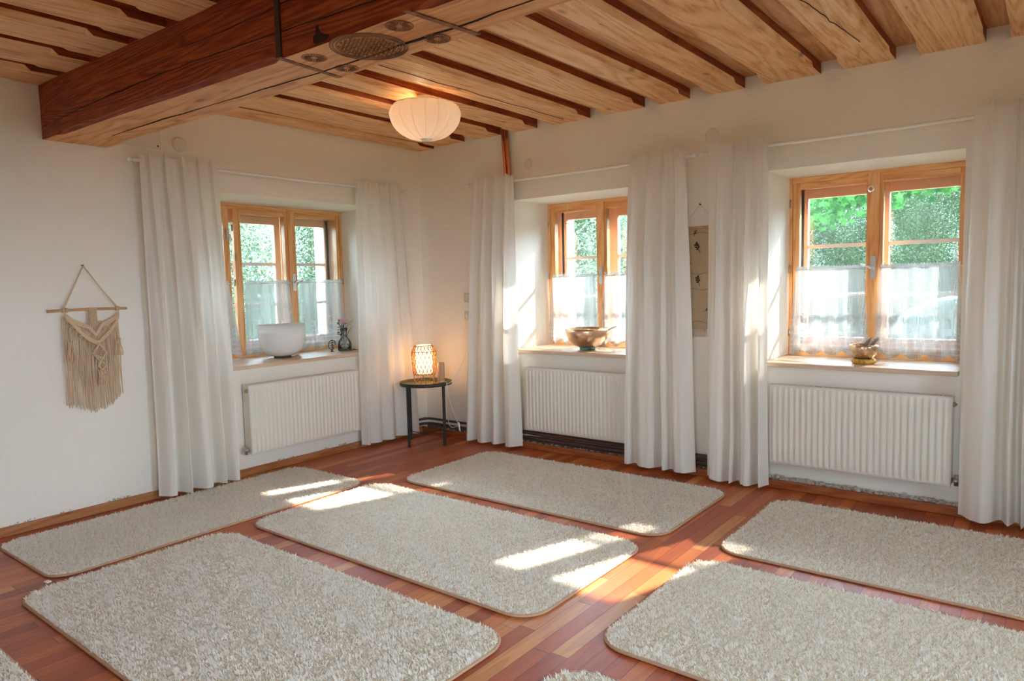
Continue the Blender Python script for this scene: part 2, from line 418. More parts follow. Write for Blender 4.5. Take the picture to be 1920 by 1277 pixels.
# skirting boards and the pebble trench along the right wall
struct(MB().box(-.02, 0, -6.3, 0.0, 0, .052).build('baseboard_left', MT['trim_y'], bevel=.003))
struct(MB().box(-.02, RX, -.0, .02, 0, .050).build('baseboard_right', MT['trim_x'], bevel=.003))
struct(MB().box(-.02, RX, .02, WY+.01, -.05, .026).build('trim_1', MT['trench']))
random.seed(4)
struct(MB().box(.0, 2.95, .062, WY+.005, .0, .062).build('trim_5', MT['trench']))
m = MB()
def pebble(m, c, r):
    ax = [random.uniform(.6, 1.2)*r for _ in range(3)]
    vs = []; ph = random.random()*6
    for (lat, k) in ((-1, 1), (-.55, 6), (.25, 6), (.8, 5), (1, 1)):
        rr = math.sqrt(max(0, 1-lat*lat)) if k > 1 else 0
        for i in range(k):
            t = 2*PI*i/k+ph
            j = random.uniform(.8, 1.15)
            vs.append((c[0]+ax[0]*rr*math.cos(t)*j, c[1]+ax[1]*rr*math.sin(t)*j, c[2]+ax[2]*lat*.8))
    import itertools
    fs = []
    for i in range(6): fs.append((0, 1+(i+1) % 6, 1+i))
    for i in range(6): fs.append((1+i, 1+(i+1) % 6, 7+(i+1) % 6, 7+i))
    for i in range(6): fs.append((7+i, 7+(i+1) % 6, 13+(min(i+1, 5) % 5 if i < 5 else 0), 13+(i if i < 5 else 0)) if i < 5 else (12, 7, 13))
    for i in range(5): fs.append((13+i, 13+(i+1) % 5, 18))
    m.add(vs, fs)
for i in range(900):
    x = random.uniform(.1, 6.2)
    dens = 1 if x > 2.9 else .45
    if random.random() > dens: continue
    if x > 2.9 and x < 4.3: pebble(m, (x+.007, random.uniform(.03, .066), .052+random.uniform(0, .012)), random.uniform(.010, .015))
    pebble(m, (x, random.uniform(.032, .066), .033+random.uniform(0, .022 if x > 2.9 else .008)), random.uniform(.009, .016))
tag(m.build('gravel', MT['stone']), 'grey pebbles filling the gap between skirting board and right wall', 'gravel', kind='stuff')
# crumbled plaster edge above the left skirting
m = MB()
for i in range(420):
    y = random.uniform(-4.2, -.1); 
    if noise.noise(Vector((y*6, 0, 0))) < .05: continue
    pebble(m, (-.012, y, .054+random.uniform(-.003, .010)), random.uniform(.003, .007))
tag(m.build('plaster_crumbs', [plain('old_plaster', (.50, .42, .33), .9, vary=.4, bscale=50)]), 'crumbled plaster edge above the left wall skirting board', 'plaster', kind='stuff')

# ================================================================== CEILING TIMBER
def joist(x0, x1, y0, y1, z0=2.50, seed=0, stop_far=True, stop_near=True):
    """y0 < y1 ; chamfered lower edges with stops near the ends; slight waviness"""
    rnd = random.Random(seed); c = .026
    ys = [y0, y0+.17, y0+.20] + [y0+.20+(y1-y0-.40)*i/14 for i in range(1, 14)] + [y1-.20, y1-.17, y1]
    rows = []
    for i, y in enumerate(ys):
        cc = 0.0008 if (i <= 1 or i >= len(ys)-2) else c
        wob = lambda k: .006*noise.noise(Vector((y*1.3, seed*3.7+k, k)))
        a, b = x0+wob(1), x1+wob(2); z = z0+.5*wob(3)
        rows.append([(a, y, ZC+.01), (a, y, z+cc), (a+cc, y, z), (b-cc, y, z), (b, y, z+cc), (b, y, ZC+.01)])
    m = MB(); n = len(rows)
    vs = [p for r in rows for p in r]
    fs = []; mis = []
    for i in range(n-1):
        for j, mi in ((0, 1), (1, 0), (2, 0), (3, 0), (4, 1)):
            m.f.append((i*6+j, i*6+j+1, (i+1)*6+j+1, (i+1)*6+j)); m.mi.append(mi); m.smooth.append(False)
    m.f.append(tuple(range(6))); m.mi.append(0); m.smooth.append(False)
    m.f.append(tuple((n-1)*6+k for k in range(6))); m.mi.append(0); m.smooth.append(False)
    m.v = vs
    # drying crack on a few
    return m
MT_CRACK = plain('joist_crack_dark', (.03, .012, .006), .9)
ORD = ['first', 'second', 'third', 'fourth', 'fifth', 'sixth', 'seventh', 'eighth', 'ninth', 'tenth', 'eleventh', 'twelfth', 'thirteenth', 'fourteenth', 'fifteenth', 'sixteenth', 'seventeenth', 'eighteenth']
JR = [(-.02, .172), (.214, .529), (.665, .919), (1.065, 1.283), (1.433, 1.758), (1.892, 2.196), (2.312, 2.527), (2.673, 2.892),
      (3.028, 3.344), (3.473, 3.734), (3.858, 4.148), (4.256, 4.54), (4.68, 4.96), (5.09, 5.38), (5.52, 5.8), (5.93, 6.22)]
for i, (a, b) in enumerate(JR):
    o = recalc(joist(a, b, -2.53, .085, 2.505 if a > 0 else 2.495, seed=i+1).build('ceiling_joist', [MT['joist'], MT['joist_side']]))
    lab = 'narrow pine joist against the left wall, window side of the beam' if i == 0 else \
        '%s pine joist from the left wall, window side of the big beam' % ORD[i]
    if i in (4, 9):
        mk = MB(); xm = a+(b-a)*(.45 if i == 4 else .30)
        crack_pts = [(xm+.02*noise.noise(Vector((k*.35, i, 3)))+(.03 if i == 4 else .05)*k/30, -2.3+2.25*k/30, 2.4965) for k in range(31)] if i == 4 else [(xm+.015*noise.noise(Vector((k*.5, i, 3)))+.10*k/24, -1.5+1.1*k/24, 2.4985) for k in range(25)]
        for q in range(len(crack_pts)-1):
            p0, p1 = Vector(crack_pts[q]), Vector(crack_pts[q+1]); mk.tube([p0, p1], .0022, 5)
        mk.build('drying_crack', MT_CRACK, o)
    tag(o, lab, 'ceiling joist', 'pine joists between the big beam and the right wall')
JL = [(-.02, .25), (.345, .62), (.725, 1.02), (1.125, 1.36), (1.47, 1.77), (1.89, 2.19), (2.31, 2.58), (2.70, 2.95), (3.07, 3.34), (3.47, 3.75), (3.87, 4.15), (4.27, 4.55), (4.67, 4.95), (5.07, 5.35), (5.5, 5.8)]
for i, (a, b) in enumerate(JL):
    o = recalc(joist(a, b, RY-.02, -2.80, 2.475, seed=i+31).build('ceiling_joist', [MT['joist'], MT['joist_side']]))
    tag(o, '%s pine joist from the left wall, darker near side of the big beam' % ORD[i], 'ceiling joist', 'pine joists on the near side of the big beam')

# big carved cross beam
bt = empty('cross_beam', (0, -2.66, 2.18))
def by(x): # near / far lower edges
    n = -2.852+ (.082)*min(1, x/2.5) - .03*max(0, (x-2.9)/3); f = -2.515+.03*min(1, x/1.2)-.015*max(0, (x-2.7))
    return n, f
rows = []; xs = [-.03, .17, .22]+[.22+(2.13-.22)*i/8 for i in range(1, 8)]+[2.10, 2.15, 2.3, 2.5, 2.7, 2.86, 2.92]+[2.92+(6.62-2.92)*i/8 for i in range(1, 9)]
for x in xs:
    n, f = by(max(0, x)); cc = .020 if (.2 < x < 2.12 or x > 2.9) else .001
    wv = .004*noise.noise(Vector((x*1.7, 5, 1)))
    z = 2.18+wv
    rows.append([(x, n, 2.60), (x, n+wv, z+cc), (x, n+cc, z), (x, f-cc, z), (x, f, z+cc), (x, f, 2.60)])
m = MB(); m.v = [p for r in rows for p in r]
for i in range(len(rows)-1):
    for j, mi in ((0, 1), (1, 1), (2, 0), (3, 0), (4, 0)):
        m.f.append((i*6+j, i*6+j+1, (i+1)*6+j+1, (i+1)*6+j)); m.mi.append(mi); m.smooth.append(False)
m.f.append(tuple(range(6))); m.mi.append(0); m.smooth.append(False)
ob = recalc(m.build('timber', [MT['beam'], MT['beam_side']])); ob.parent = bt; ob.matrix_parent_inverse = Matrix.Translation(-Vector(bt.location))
def child(o, p): o.parent = p; o.matrix_parent_inverse = Matrix.Translation(-Vector(p.location)); return o
# drying cracks: thin dark grooves modelled as slivers sunk against the surface
m = MB()
def crack(m, pts, w, nrm):
    pts = [Vector(p) for p in pts]; nrm = Vector(nrm)
    vs = []
    for i, p in enumerate(pts):
        d = (pts[min(i+1, len(pts)-1)]-pts[max(i-1, 0)]).normalized(); s = d.cross(nrm)*w*(math.sin(PI*(i+.3)/(len(pts)-.4))**.5)*random.uniform(.6, 1.2)
        vs += [p+s+nrm*.0006, p-s+nrm*.0006, p+s-nrm*.01, p-s-nrm*.01]
    fs = []
    for i in range(len(pts)-1):
        a = i*4; b = a+4; fs += [(a, a+1, b+1, b), (a, b, b+2, a+2), (a+1, a+3, b+3, b+1)]
    m.add(vs, fs)
cp = []
for i in range(60):
    x = .35+i*(5.6/60); yy = -2.60-.02*math.sin(x*1.9)+.012*noise.noise(Vector((x*6, 2, 2)))-.03*max(0, min(1, (1.2-x)))
    cp.append((x, yy, 2.1775))
crack(m, cp, .0035, (0, 0, -1))
cp = [(x, by(x)[0]-.001, 2.235+.035*math.sin(x*1.2+.3)+.008*noise.noise(Vector((x*8, 1, 1)))+.03*x/2) for x in [.02+i*.09 for i in range(34)]]
crack(m, cp, .0025, (0, -1, 0))
cp = [(x, by(x)[0]-.001, 2.37+.01*math.sin(x*3)+.008*noise.noise(Vector((x*8, 1, 7)))) for x in [1.5+i*.07 for i in range(22)]]
crack(m, cp, .002, (0, -1, 0))
MT['crack'] = plain('crack_dark', (.03, .012, .006), .9)
child(m.build('drying_crack', MT['crack']), bt)
# carved ornament on the underside
def rosette(m, cx, cy, r, petals, z=2.1785):
    for k in range(petals):
        t = 2*PI*k/petals
        a = Vector((math.cos(t), math.sin(t), 0)); b = Vector((-a.y, a.x, 0))
        w = r*.9*PI/petals*.55
        m.add([Vector((cx, cy, z))+a*r*.22, Vector((cx, cy, z))+a*r*.65+b*w, Vector((cx, cy, z))+a*r, Vector((cx, cy, z))+a*r*.65-b*w, Vector((cx, cy, z-.005))+a*r*.62],
              [(0, 1, 4), (1, 2, 4), (2, 3, 4), (3, 0, 4)])
def ring(m, cx, cy, r, w, h, n=48, z=2.1795):
    m.tube([(cx+r*math.cos(2*PI*k/n), cy+r*math.sin(2*PI*k/n), z) for k in range(n+1)], w, 6, cap=False)
m = MB()
cx, cyy = 2.50, -2.645
for r_ in (.128, .138, .116): ring(m, cx, cyy, r_, .003, 0)
for i in range(-4, 5):
    for j in range(-4, 5):
        px, py = cx+i*.027+(j % 2)*.0135, cyy+j*.024
        if (px-cx)**2+(py-cyy)**2 < .105**2: rosette(m, px, py, .0155, 6)
for (px, py) in ((2.26, -2.705), (2.25, -2.545), (2.735, -2.715), (2.745, -2.545)):
    rosette(m, px, py, .045, 20); ring(m, px, py, .046, .0018, 0, 32)
for x0, x1 in ((2.165, 2.135), (2.85, 2.88)):
    for k in range(34):
        y = -2.79+k*.0091; xx = x0+(x1-x0)*k/33
        m.obox((xx, y, 2.1785), (.012, .004, 0), (-.0012, .0035, 0), (0, 0, .0022))
child(m.build('carved_ornament', MT['carve']), bt)['label'] = 'carved rosette medallion between two notched bands'
m = MB(); m.box(2.142, 2.172, -2.790, -2.776, 2.18, 2.57)
child(m.build('band_strap', plain('dark_iron', (.045, .022, .015), .6)), bt)
# candle soot mark
m = MB(); pl = [(2.335, 2.20), (2.350, 2.216), (2.364, 2.226), (2.370, 2.252), (2.378, 2.252), (2.388, 2.226), (2.412, 2.214), (2.44, 2.205), (2.42, 2.192), (2.37, 2.188)]
n0 = by(2.4)[0]
m.prism([(a, b) for a, b in pl], n0-.0015, n0+.004, axis=1)
child(recalc(m.build('soot_mark', MT['crack'])), bt)
tag(bt, 'massive dark red wooden cross beam with carved rosette on its underside', 'beam')

# ================================================================== WINDOWS
def frame_rect(m, A, a0, a1, z0, z1, w, d0, d1, wz=None, mi_h=1, mi_v=0, wl=None, wr=None, wb=None):
    """rectangular frame of boards of width w between depth d0,d1. A('x'|'y')"""
    wz = wz or w; wl = wl or w; wr = wr or w; wb = wb or wz
    def bx(p, q, r, t, mi):
        if A == 'x': m.box(p, q, d0, d1, r, t, mi)
        else: m.box(d0, d1, p, q, r, t, mi)
    bx(a0, a0+wl, z0, z1, mi_v); bx(a1-wr, a1, z0, z1, mi_v)
    bx(a0+wl, a1-wr, z0, z0+wb, mi_h); bx(a0+wl, a1-wr, z1-wz, z1, mi_h)

def window(idx, A, sgn, plane, a0, a1, z0, z1, sashes, handle_at, hinges, outer, outer_plane, sillspan, center_cover=None):
    """A: axis along the wall. sgn: +1 outward is +, -1 outward is -. plane: room-side face of frame"""
    e = struct(empty('window_%d' % idx))
    rail = MT['winwood_x'] if A == 'x' else MT['winwood_y']
    mats = [MT['winwood'], rail]
    D = lambda t: plane+sgn*t
    def bxm(m, p, q, d0, d1, r, t, mi=0):
        lo, hi = min(D(d0), D(d1)), max(D(d0), D(d1))
        if A == 'x': m.box(p, q, lo, hi, r, t, mi)
        else: m.box(lo, hi, p, q, r, t, mi)
    m = MB(); frame_rect(m, A, a0, a1, z0, z1, .022, min(D(0), D(.06)), max(D(0), D(.06)), wz=.035, wb=.02)
    m.build('window_frame', mats, e, bevel=.002)
    for (p, q, gp, gq) in sashes:
        s_ = MB(); zt, zb = z1-.035, z0+.014
        frame_rect(s_, A, p, q, zb, zt, 0, min(D(.004), D(.045)), max(D(.004), D(.045)), wz=.042, wb=.055, wl=gp-p, wr=q-gq)
        so = s_.build('sash', mats, e, bevel=.003)
        b_ = MB(); frame_rect(b_, A, gp-.008, gq+.008, zb+.047, zt-.034, .009, min(D(-.001), D(.006)), max(D(-.001), D(.006)))
        b_.build('glazing_bead', mats, so)
        g_ = MB(); bxm(g_, gp-.01, gq+.01, .024, .027, zb+.04, zt-.03); g_.build('pane', MT['glass'], so)
    if center_cover:
        for (p, q) in center_cover:
            c_ = MB(); bxm(c_, p, q, -.012, .006, z0+.014, z1-.018); c_.build('cover_strip', mats, e, bevel=.003)
    for (c, z) in handle_at:
        h = MB(); n = 18
        pts = []
        for k in range(n):
            t = 2*PI*k/n; pts.append((c+.016*math.cos(t), z+(.056 if math.sin(t) > 0 else -.056)+.016*math.sin(t)))
        lo, hi = sorted((D(-.012), D(-.020)))
        if A == 'x': h.prism(pts, lo, hi, axis=1)
        else:
            h.prism(pts, lo, hi, axis=0)
        ho = recalc(h.build('handle_plate', MT['metal'], e))
        l = MB()
        P = lambda a, d, zz: (a, D(d), zz) if A == 'x' else (D(d), a, zz)
        l.tube([P(c, -.018, z), P(c, -.05, z), P(c+.004, -.056, z), P(c-.062 if A == 'x' else c+.055, -.058, z+.018)], .0062, 10)
        l.tube([P(c+.012, -.052, z-.006), P(c-.014, -.056, z+.002)], .010, 10)
        l.build('lever', MT['metal'], ho)
    for (c, z) in hinges:
        h = MB(); P = lambda a, d, zz: (a, D(d), zz) if A == 'x' else (D(d), a, zz)
        h.tube([P(c, -.006, z-.025), P(c, -.006, z+.025)], .0065, 10); h.build('hinge', MT['brass_dark'], e)
    # outer casements
    OP = lambda t: outer_plane+sgn*t
    for (p, q) in outer:
        s_ = MB(); lo, hi = min(OP(0), OP(.045)), max(OP(0), OP(.045))
        frame_rect(s_, A, p-.050, q+.050, z0+.03, 1.934, .050, lo, hi, wz=.084, mi_h=0)
        so = s_.build('outer_sash', MT['outwood'], e, bevel=.003)
        mm = MB()
        for zz in (1.522, 1.19):
            if A == 'x': mm.box(p, q, lo+.01, hi-.012, zz-.012, zz+.012)
            else: mm.box(lo+.012, hi-.01, p, q, zz-.012, zz+.012)
        mm.build('muntin', MT['muntin'], so)
        g_ = MB()
        if A == 'x': g_.box(p-.01, q+.01, OP(.02), OP(.02)+.003, z0+.06, 1.87)
        else: g_.box(OP(.02), OP(.02)+.003, p-.01, q+.01, z0+.06, 1.87)
        g_.build('pane', MT['glass'], so)
    m = MB(); lo, hi = min(OP(.0), OP(.05)), max(OP(0), OP(.05))
    frame_rect(m, A, a0+.008, a1-.008, z0, z1, .045, lo, hi, mi_h=0)
    for (pq, nx) in zip(outer[:-1], outer[1:]):
        p, q = pq[1]+.050, nx[0]-.050
        if q-p > .004:
            if A == 'x': m.box(p, q, lo, hi, z0, z1)
            else: m.box(lo, hi, p, q, z0, z1)
    m.build('outer_frame', MT['outwood'], e)
    # box lining between inner and outer windows
    m = MB()
    for (p, q) in ((a0, a0+.012), (a1-.012, a1)):
        bxm(m, p, q, .06, abs(outer_plane-plane), z0, z1)
    bxm(m, a0, a1, .06, abs(outer_plane-plane), z1-.012, z1); bxm(m, a0, a1, .06, abs(outer_plane-plane), z0, z0+.012)
    m.build('box_lining', MT['outwood'], e)
    # sill
    m = MB(); sm = MT['sill_x'] if A == 'x' else MT['sill_y']
    front = .03 if A == 'x' else .03
    lo, hi = (front, plane+.005) if A == 'x' else (plane-.005, front)
    if A == 'x': m.box(sillspan[0], sillspan[1], lo, hi, ZS, .788)
    else: m.box(lo, hi, sillspan[0], sillspan[1], ZS, .788)
    m.build('window_sill', sm, e, bevel=.003)
    return e
for k, (x0, name) in enumerate(((1.035, 2), (3.028, 3))):
    d = x0-3.028
    window(name, 'x', 1, .55, 3.028+d, 4.072+d, .788, 1.976,
           [(3.052+d, 3.548+d, 3.097+d, 3.507+d), (3.549+d, 4.050+d, 3.602+d, 4.010+d)],
           [(3.552+d, 1.367)], [(3.037+d, 1.81), (3.037+d, 1.37), (3.037+d, .94), (4.063+d, 1.81), (4.063+d, 1.37), (4.063+d, .94)],
           [(3.105+d, 3.493+d), (3.607+d, 3.995+d)], .715, (3.032+d, 4.072+d), [(3.516+d, 3.582+d)])
window(1, 'y', -1, -.52, -1.998, -.402, .788, 1.976,
       [(-.925, -.428, -.882, -.466), (-1.430, -.926, -1.377, -.984), (-1.975, -1.468, -1.93, -1.519)],
       [(-.922, 1.367)], [(-.415, 1.37), (-1.447, 1.79), (-1.447, 1.37), (-1.447, .93)],
       [(-.845, -.445), (-1.372, -.957), (-1.90, -1.485)], -.70, (-1.998, -.402), [(-.955, -.893)])
# small latch on the third sash of window 1
m = MB(); m.box(-.519, -.506, -1.497, -1.475, 1.70, 1.78); m.tube([(-.505, -1.486, 1.745), (-.49, -1.486, 1.74), (-.488, -1.470, 1.69)], .005, 8)
lt = m.build('latch', MT['metal']); lt.parent = bpy.data.objects['window_1']

# ================================================================== TEXTILES
def interp(xs, ys, x): return float(np.interp(x, xs, ys))
def curtain(name, A, off, sgn, top, bot, ztop, zbot, nf, seed, label, group='white linen curtain panels', asc=1.0, tabs=True):
    nf = max(4, nf-2)
    """hanging panel; A axis along wall; off = plane; sgn = direction into the room along the normal"""
    rnd = random.Random(seed)
    nu, nv = 40*nf//2+60, 56
    # irregular fold positions
    w = [rnd.uniform(.4, 1.7) for _ in range(nf)]; tot = sum(w); kn = [0]
    for a in w: kn.append(kn[-1]+a/tot)
    amp = [rnd.uniform(.6, 1.15) for _ in range(nf+1)]
    rows = []
    for j in range(nv+1):
        v = j/nv; z = ztop+(zbot-ztop)*v
        a0 = top[0]+(bot[0]-top[0])*(v**.8); a1 = top[1]+(bot[1]-top[1])*(v**.8)
        A_ = (.012+.020*min(1, v*3)+.020*v)*asc
        row = []
        for i in range(nu+1):
            u = i/nu
            f = np.searchsorted(kn, u, side='right')-1; f = min(max(f, 0), nf-1)
            t = (u-kn[f])/(kn[f+1]-kn[f])
            ph = f+t
            am = amp[f]*(1-t)+amp[f+1]*t
            # sharp pleats at the heading, soft deep folds below
            top_s = -1+2.2*math.exp(-((t-.5)/.10)**2)
            soft = 1-2*math.exp(-(min(t, 1-t)/.17)**2)+.35*math.sin(2*PI*t+seed)*.5
            k = min(1, v*1.6)
            d = (top_s*(1-k)+soft*k)*A_*am
            d += .012*noise.noise(Vector((u*3+seed, v*2.5, seed*1.3)))*(.4+v) + .004*noise.noise(Vector((u*14+seed, v*5, 3)))
            along = a0+(a1-a0)*u + .012*v*math.sin(2*PI*t)*am + .010*noise.noise(Vector((u*2, v*3, seed+9.5)))*v
            zz = z
            if tabs and v < .06: zz += .010*top_s*(1-v/.06)
            if v > .9: zz += .010*noise.noise(Vector((u*4, seed, 1)))*(v-.9)*10
            dd = off+sgn*(A_*1.15+.010+d)
            row.append((along, dd, zz) if A == 'x' else (dd, along, zz))
        rows.append(row)
    m = MB(); m.grid(rows)
    e = m.build(name, MT['curtain'])
    # stitched hem band and the rod sleeve line as a separate part
    h = MB(); rws = rows[-5:]
    hh = [[(p[0]+(0 if A == 'x' else sgn*.0022), p[1]+(sgn*.0022 if A == 'x' else 0), p[2]) for p in r] for r in rws]
    h.grid(hh); h.build('hem', MT['curtain'], e)
    h = MB(); rws = rows[:4]
    hh = [[(p[0]+(0 if A == 'x' else sgn*.0018), p[1]+(sgn*.0018 if A == 'x' else 0), p[2]) for p in r] for r in rws]
    h.grid(hh); h.build('header_tape', MT['curtain'], e)
    tag(e, label, 'curtain', group); return e
ZTp = 2.165
curtain('curtain', 'x', -.012, -1, (.700, 1.117), (.598, 1.160), ZTp, .025, 6, 3, 'white linen curtain panel left of the middle window, under the copper pipes')
curtain('curtain', 'x', -.012, -1, (2.129, 2.535), (2.080, 2.615), ZTp+.005, .035, 6, 8, 'white linen curtain panel right of the middle window, hiding the end of its radiator')
curtain('curtain', 'x', -.012, -1, (2.695, 3.072), (2.688, 3.087), ZTp+.005, .022, 6, 15, 'white linen curtain panel left of the right-hand window')
curtain('curtain', 'x', -.012, -1, (4.118, 4.60), (4.095, 4.66), ZTp, .028, 7, 22, 'white linen curtain panel at the right edge of the picture')
curtain('curtain', 'y', .04, 1, (-2.365, -1.865), (-2.378, -1.832), ZTp-.005, .032, 7, 29, 'wide white linen curtain panel beside the macrame hanging')
curtain('curtain', 'y', .04, 1, (-.697, -.218), (-.742, -.10), ZTp-.002, .034, 7, 36, 'white linen curtain panel in the corner behind the side table', asc=.55)
def rod(A, off, a0, a1, z, label, sgn):
    P = lambda a, d, zz: (a, d, zz) if A == 'x' else (d, a, zz)
    e = empty('curtain_rod', P((a0+a1)/2, off, z))
    m = MB(); n = 16
    m.tube([P(a0+(a1-a0)*i/n, off, z-.006*math.sin(PI*i/n)) for i in range(n+1)], .0110, 10)
    child(m.build('rod', MT['white']), e)
    for a in (a0, a1):
        k = MB(); s = -1 if a == a0 else 1
        k.tube([P(a, off, z), P(a+s*.012, off, z), P(a+s*.014, off, z), P(a+s*.03, off, z), P(a+s*.034, off, z)], [.008, .008, .014, .014, .006], 12)
        child(k.build('finial', MT['white']), e)
    for a in (a0+.05, a1-.05):
        k = MB(); wall = WY if A == 'x' else WX
        k.tube([P(a, off, z-.004), P(a, wall, z-.004)], .006, 8); k.tube([P(a, wall-.0005*sgn, z), P(a, wall+.006*(-1 if A == 'x' else 1), z)], .02, 14)
        child(k.build('bracket', MT['white']), e)
    tag(e, label, 'curtain rod', 'thin white curtain rods'); return e
rod('x', -.002, .66, 2.565, 2.122, 'thin white curtain rod above the middle window', -1)
rod('x', -.002, 2.655, 4.72, 2.122, 'thin white curtain rod above the right-hand window', -1)
rod('y', .043, -2.40, -.175, 2.120, 'thin white curtain rod above the left wall window', 1)

def lace(A, plane, sgn, top, bot, seed, label, ztop=1.385, zbot=.83):
    rnd = random.Random(seed); nu, nv = 110, 34; nf = 5
    rows = []
    for j in range(nv+1):
        v = j/nv; row = []
        for i in range(nu+1):
            u = i/nu
            a0 = top[0]+(bot[0]-top[0])*(v**.6); a1 = top[1]+(bot[1]-top[1])*(v**1.3)
            sc = abs(math.sin(PI*u*4.0+seed))
            z = ztop+(zbot-ztop)*v - .035*sc*v**6 + (.004*math.sin(u*160) if j == 0 else 0)
            d = .014*math.sin(2*PI*nf*u+seed+1.2*noise.noise(Vector((u*3, seed, 0))))*(.3+v*.9)+.012*noise.noise(Vector((u*6, v*2, seed)))
            dd = plane-sgn*(.03+d+.015*v)
            al = a0+(a1-a0)*u
            row.append((al, dd, z) if A == 'x' else (dd, al, z))
        rows.append(row)
    m = MB(); m.grid(rows); e = m.build('lace_curtain', MT['lace'])
    P = lambda a, d, zz: (a, d, zz) if A == 'x' else (d, a, zz)
    r = MB(); r.tube([P(top[0]-.012, plane-sgn*.03, ztop-.022), P(top[1]+.012, plane-sgn*.03, ztop-.022)], .004, 8)
    for a in top: r.tube([P(a, plane-sgn*.03, ztop-.022), P(a, plane+sgn*.004, ztop-.022)], .003, 6)
    r.build('curtain_wire', MT['white'], e)
    tag(e, label, 'lace curtain', 'half-height lace curtains'); return e
lace('x', .55, 1, (3.095, 3.505), (3.055, 3.545), 1.0, 'white lace half curtain on the left casement of the right-hand window')
lace('x', .55, 1, (3.60, 4.022), (3.575, 4.062), 2.3, 'white lace half curtain on the right casement of the right-hand window')
lace('x', .55, 1, (1.102, 1.512), (1.055, 1.548), 3.1, 'white lace half curtain on the left casement of the middle window')
lace('x', .55, 1, (1.607, 2.03), (1.570, 2.07), 4.4, 'white lace half curtain on the right casement of the middle window')
lace('y', -.52, -1, (-1.372, -.975), (-1.40, -.945), 5.2, 'white lace half curtain behind the white singing bowl')
lace('y', -.52, -1, (-.895, -.455), (-.915, -.42), 6.6, 'white lace half curtain behind the flower vase')
lace('y', -.52, -1, (-1.94, -1.515), (-1.97, -1.45), 7.7, 'white lace half curtain on the far left casement, mostly hidden by the wide curtain')

# ================================================================== RADIATORS
def radiator(A, a0, a1, front, back, z0, z1, label, valve_side):
    """front/back depth coordinates"""
    P = lambda a, d, zz: (a, d, zz) if A == 'x' else (d, a, zz)
    s = 1 if front < back else -1     # outward normal into room = -s
    e = empty('radiator', P((a0+a1)/2, (front+back)/2, z0))
    n = round((a1-a0-.03)/.0335); px = (a1-a0-.03)/n
    for face, name in ((front, 'front_panel'), (back-s*.012, 'rear_panel')):
        rows = []
        zz = [z0, z0+.004, z0+.018, z0+.030, z0+.045]+[z0+.045+(z1-z0-.09)*i/6 for i in range(1, 6)]+[z1-.045, z1-.030, z1-.018, z1-.004, z1]
        for z in zz:
            k = min(1, max(0, (min(z-z0, z1-z)-.014)/.022)); k = k*k*(3-2*k)
            row = []
            edge = .010 if (z == z0 or z == z1) else 0
            row.append(P(a0, face+s*.010, z))
            row.append(P(a0+.004, face+s*edge, z))
            for i in range(n):
                c0 = a0+.015+px*i
                for t in (.0, .2, .3, .42, .5, .58, .7, .8):
                    hgt = (0 if t <= .2 or t >= .8 else math.sin(PI*(t-.2)/.6)**.7)*.0085*k
                    row.append(P(c0+px*t, face+s*edge-s*hgt, z))
            row.append(P(a1-.004, face+s*edge, z)); row.append(P(a1, face+s*.010, z))
            rows.append(row)
        m = MB(); m.grid(rows)
        child(m.build(name, MT['radiator']), e)
    lo, hi = sorted((front+s*.011, back-s*.002))
    for a in (a0, a1-.003):
        m = MB()
        if A == 'x': m.box(a, a+.003, lo, hi, z0+.01, z1-.004)
        else: m.box(lo, hi, a, a+.003, z0+.01, z1-.004)
        child(m.build('side_panel', MT['radiator']), e)
    m = MB()
    k = 60
    for i in range(k):
        c = a0+.01+(a1-a0-.02)*(i+.5)/k
        if A == 'x': m.box(c-.0045, c+.0045, lo, hi, z1-.006, z1-.002)
        else: m.box(lo, hi, c-.0045, c+.0045, z1-.006, z1-.002)
    for d0, d1 in ((lo, lo+.006), (hi-.006, hi)):
        if A == 'x': m.box(a0, a1, d0, d1, z1-.006, z1)
        else: m.box(d0, d1, a0, a1, z1-.006, z1)
    child(m.build('top_grille', MT['radiator']), e)
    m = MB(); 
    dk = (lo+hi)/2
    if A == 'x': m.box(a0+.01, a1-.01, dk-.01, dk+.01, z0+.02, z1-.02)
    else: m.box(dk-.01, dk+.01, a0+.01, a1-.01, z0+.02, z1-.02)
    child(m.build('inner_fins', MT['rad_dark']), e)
    va = a0 if valve_side < 0 else a1; d = (front+back)/2
    m = MB()
    m.tube([P(va, d, z0+.035), P(va+valve_side*.03, d, z0+.035)], .009, 10)
    m.tube([P(va+valve_side*.022, d, z0+.06), P(va+valve_side*.022, d, z0+.005)], .011, 10)
    m.tube([P(va+valve_side*.022, d, z0+.035), P(va+valve_side*.022, d-s*.03, z0+.035)], .012, 10)
    child(m.build('valve', MT['metal']), e)
    m = MB(); m.tube([P(va, d-s*.012, z1-.045), P(va+valve_side*.010, d-s*.012, z1-.045)], .013, 14)
    m.tube([P(va+valve_side*.010, d-s*.012, z1-.045), P(va+valve_side*.018, d-s*.012, z1-.045)], .006, 10)
    child(m.build('bleed_plug', MT['brass_dark']), e)
    tag(e, label, 'radiator', 'cream ribbed radiators under the windows'); return e
radiator('x', 3.083, 4.058, -.02, .065, .160, .657, 'cream ribbed radiator under the right-hand window', 1)
radiator('x', 1.168, 2.105, -.02, .065, .152, .656, 'cream ribbed radiator under the middle window', 1)
radiator('y', -1.735, -.765, .08, -.005, .160, .656, 'cream ribbed radiator under the left wall window', -1)

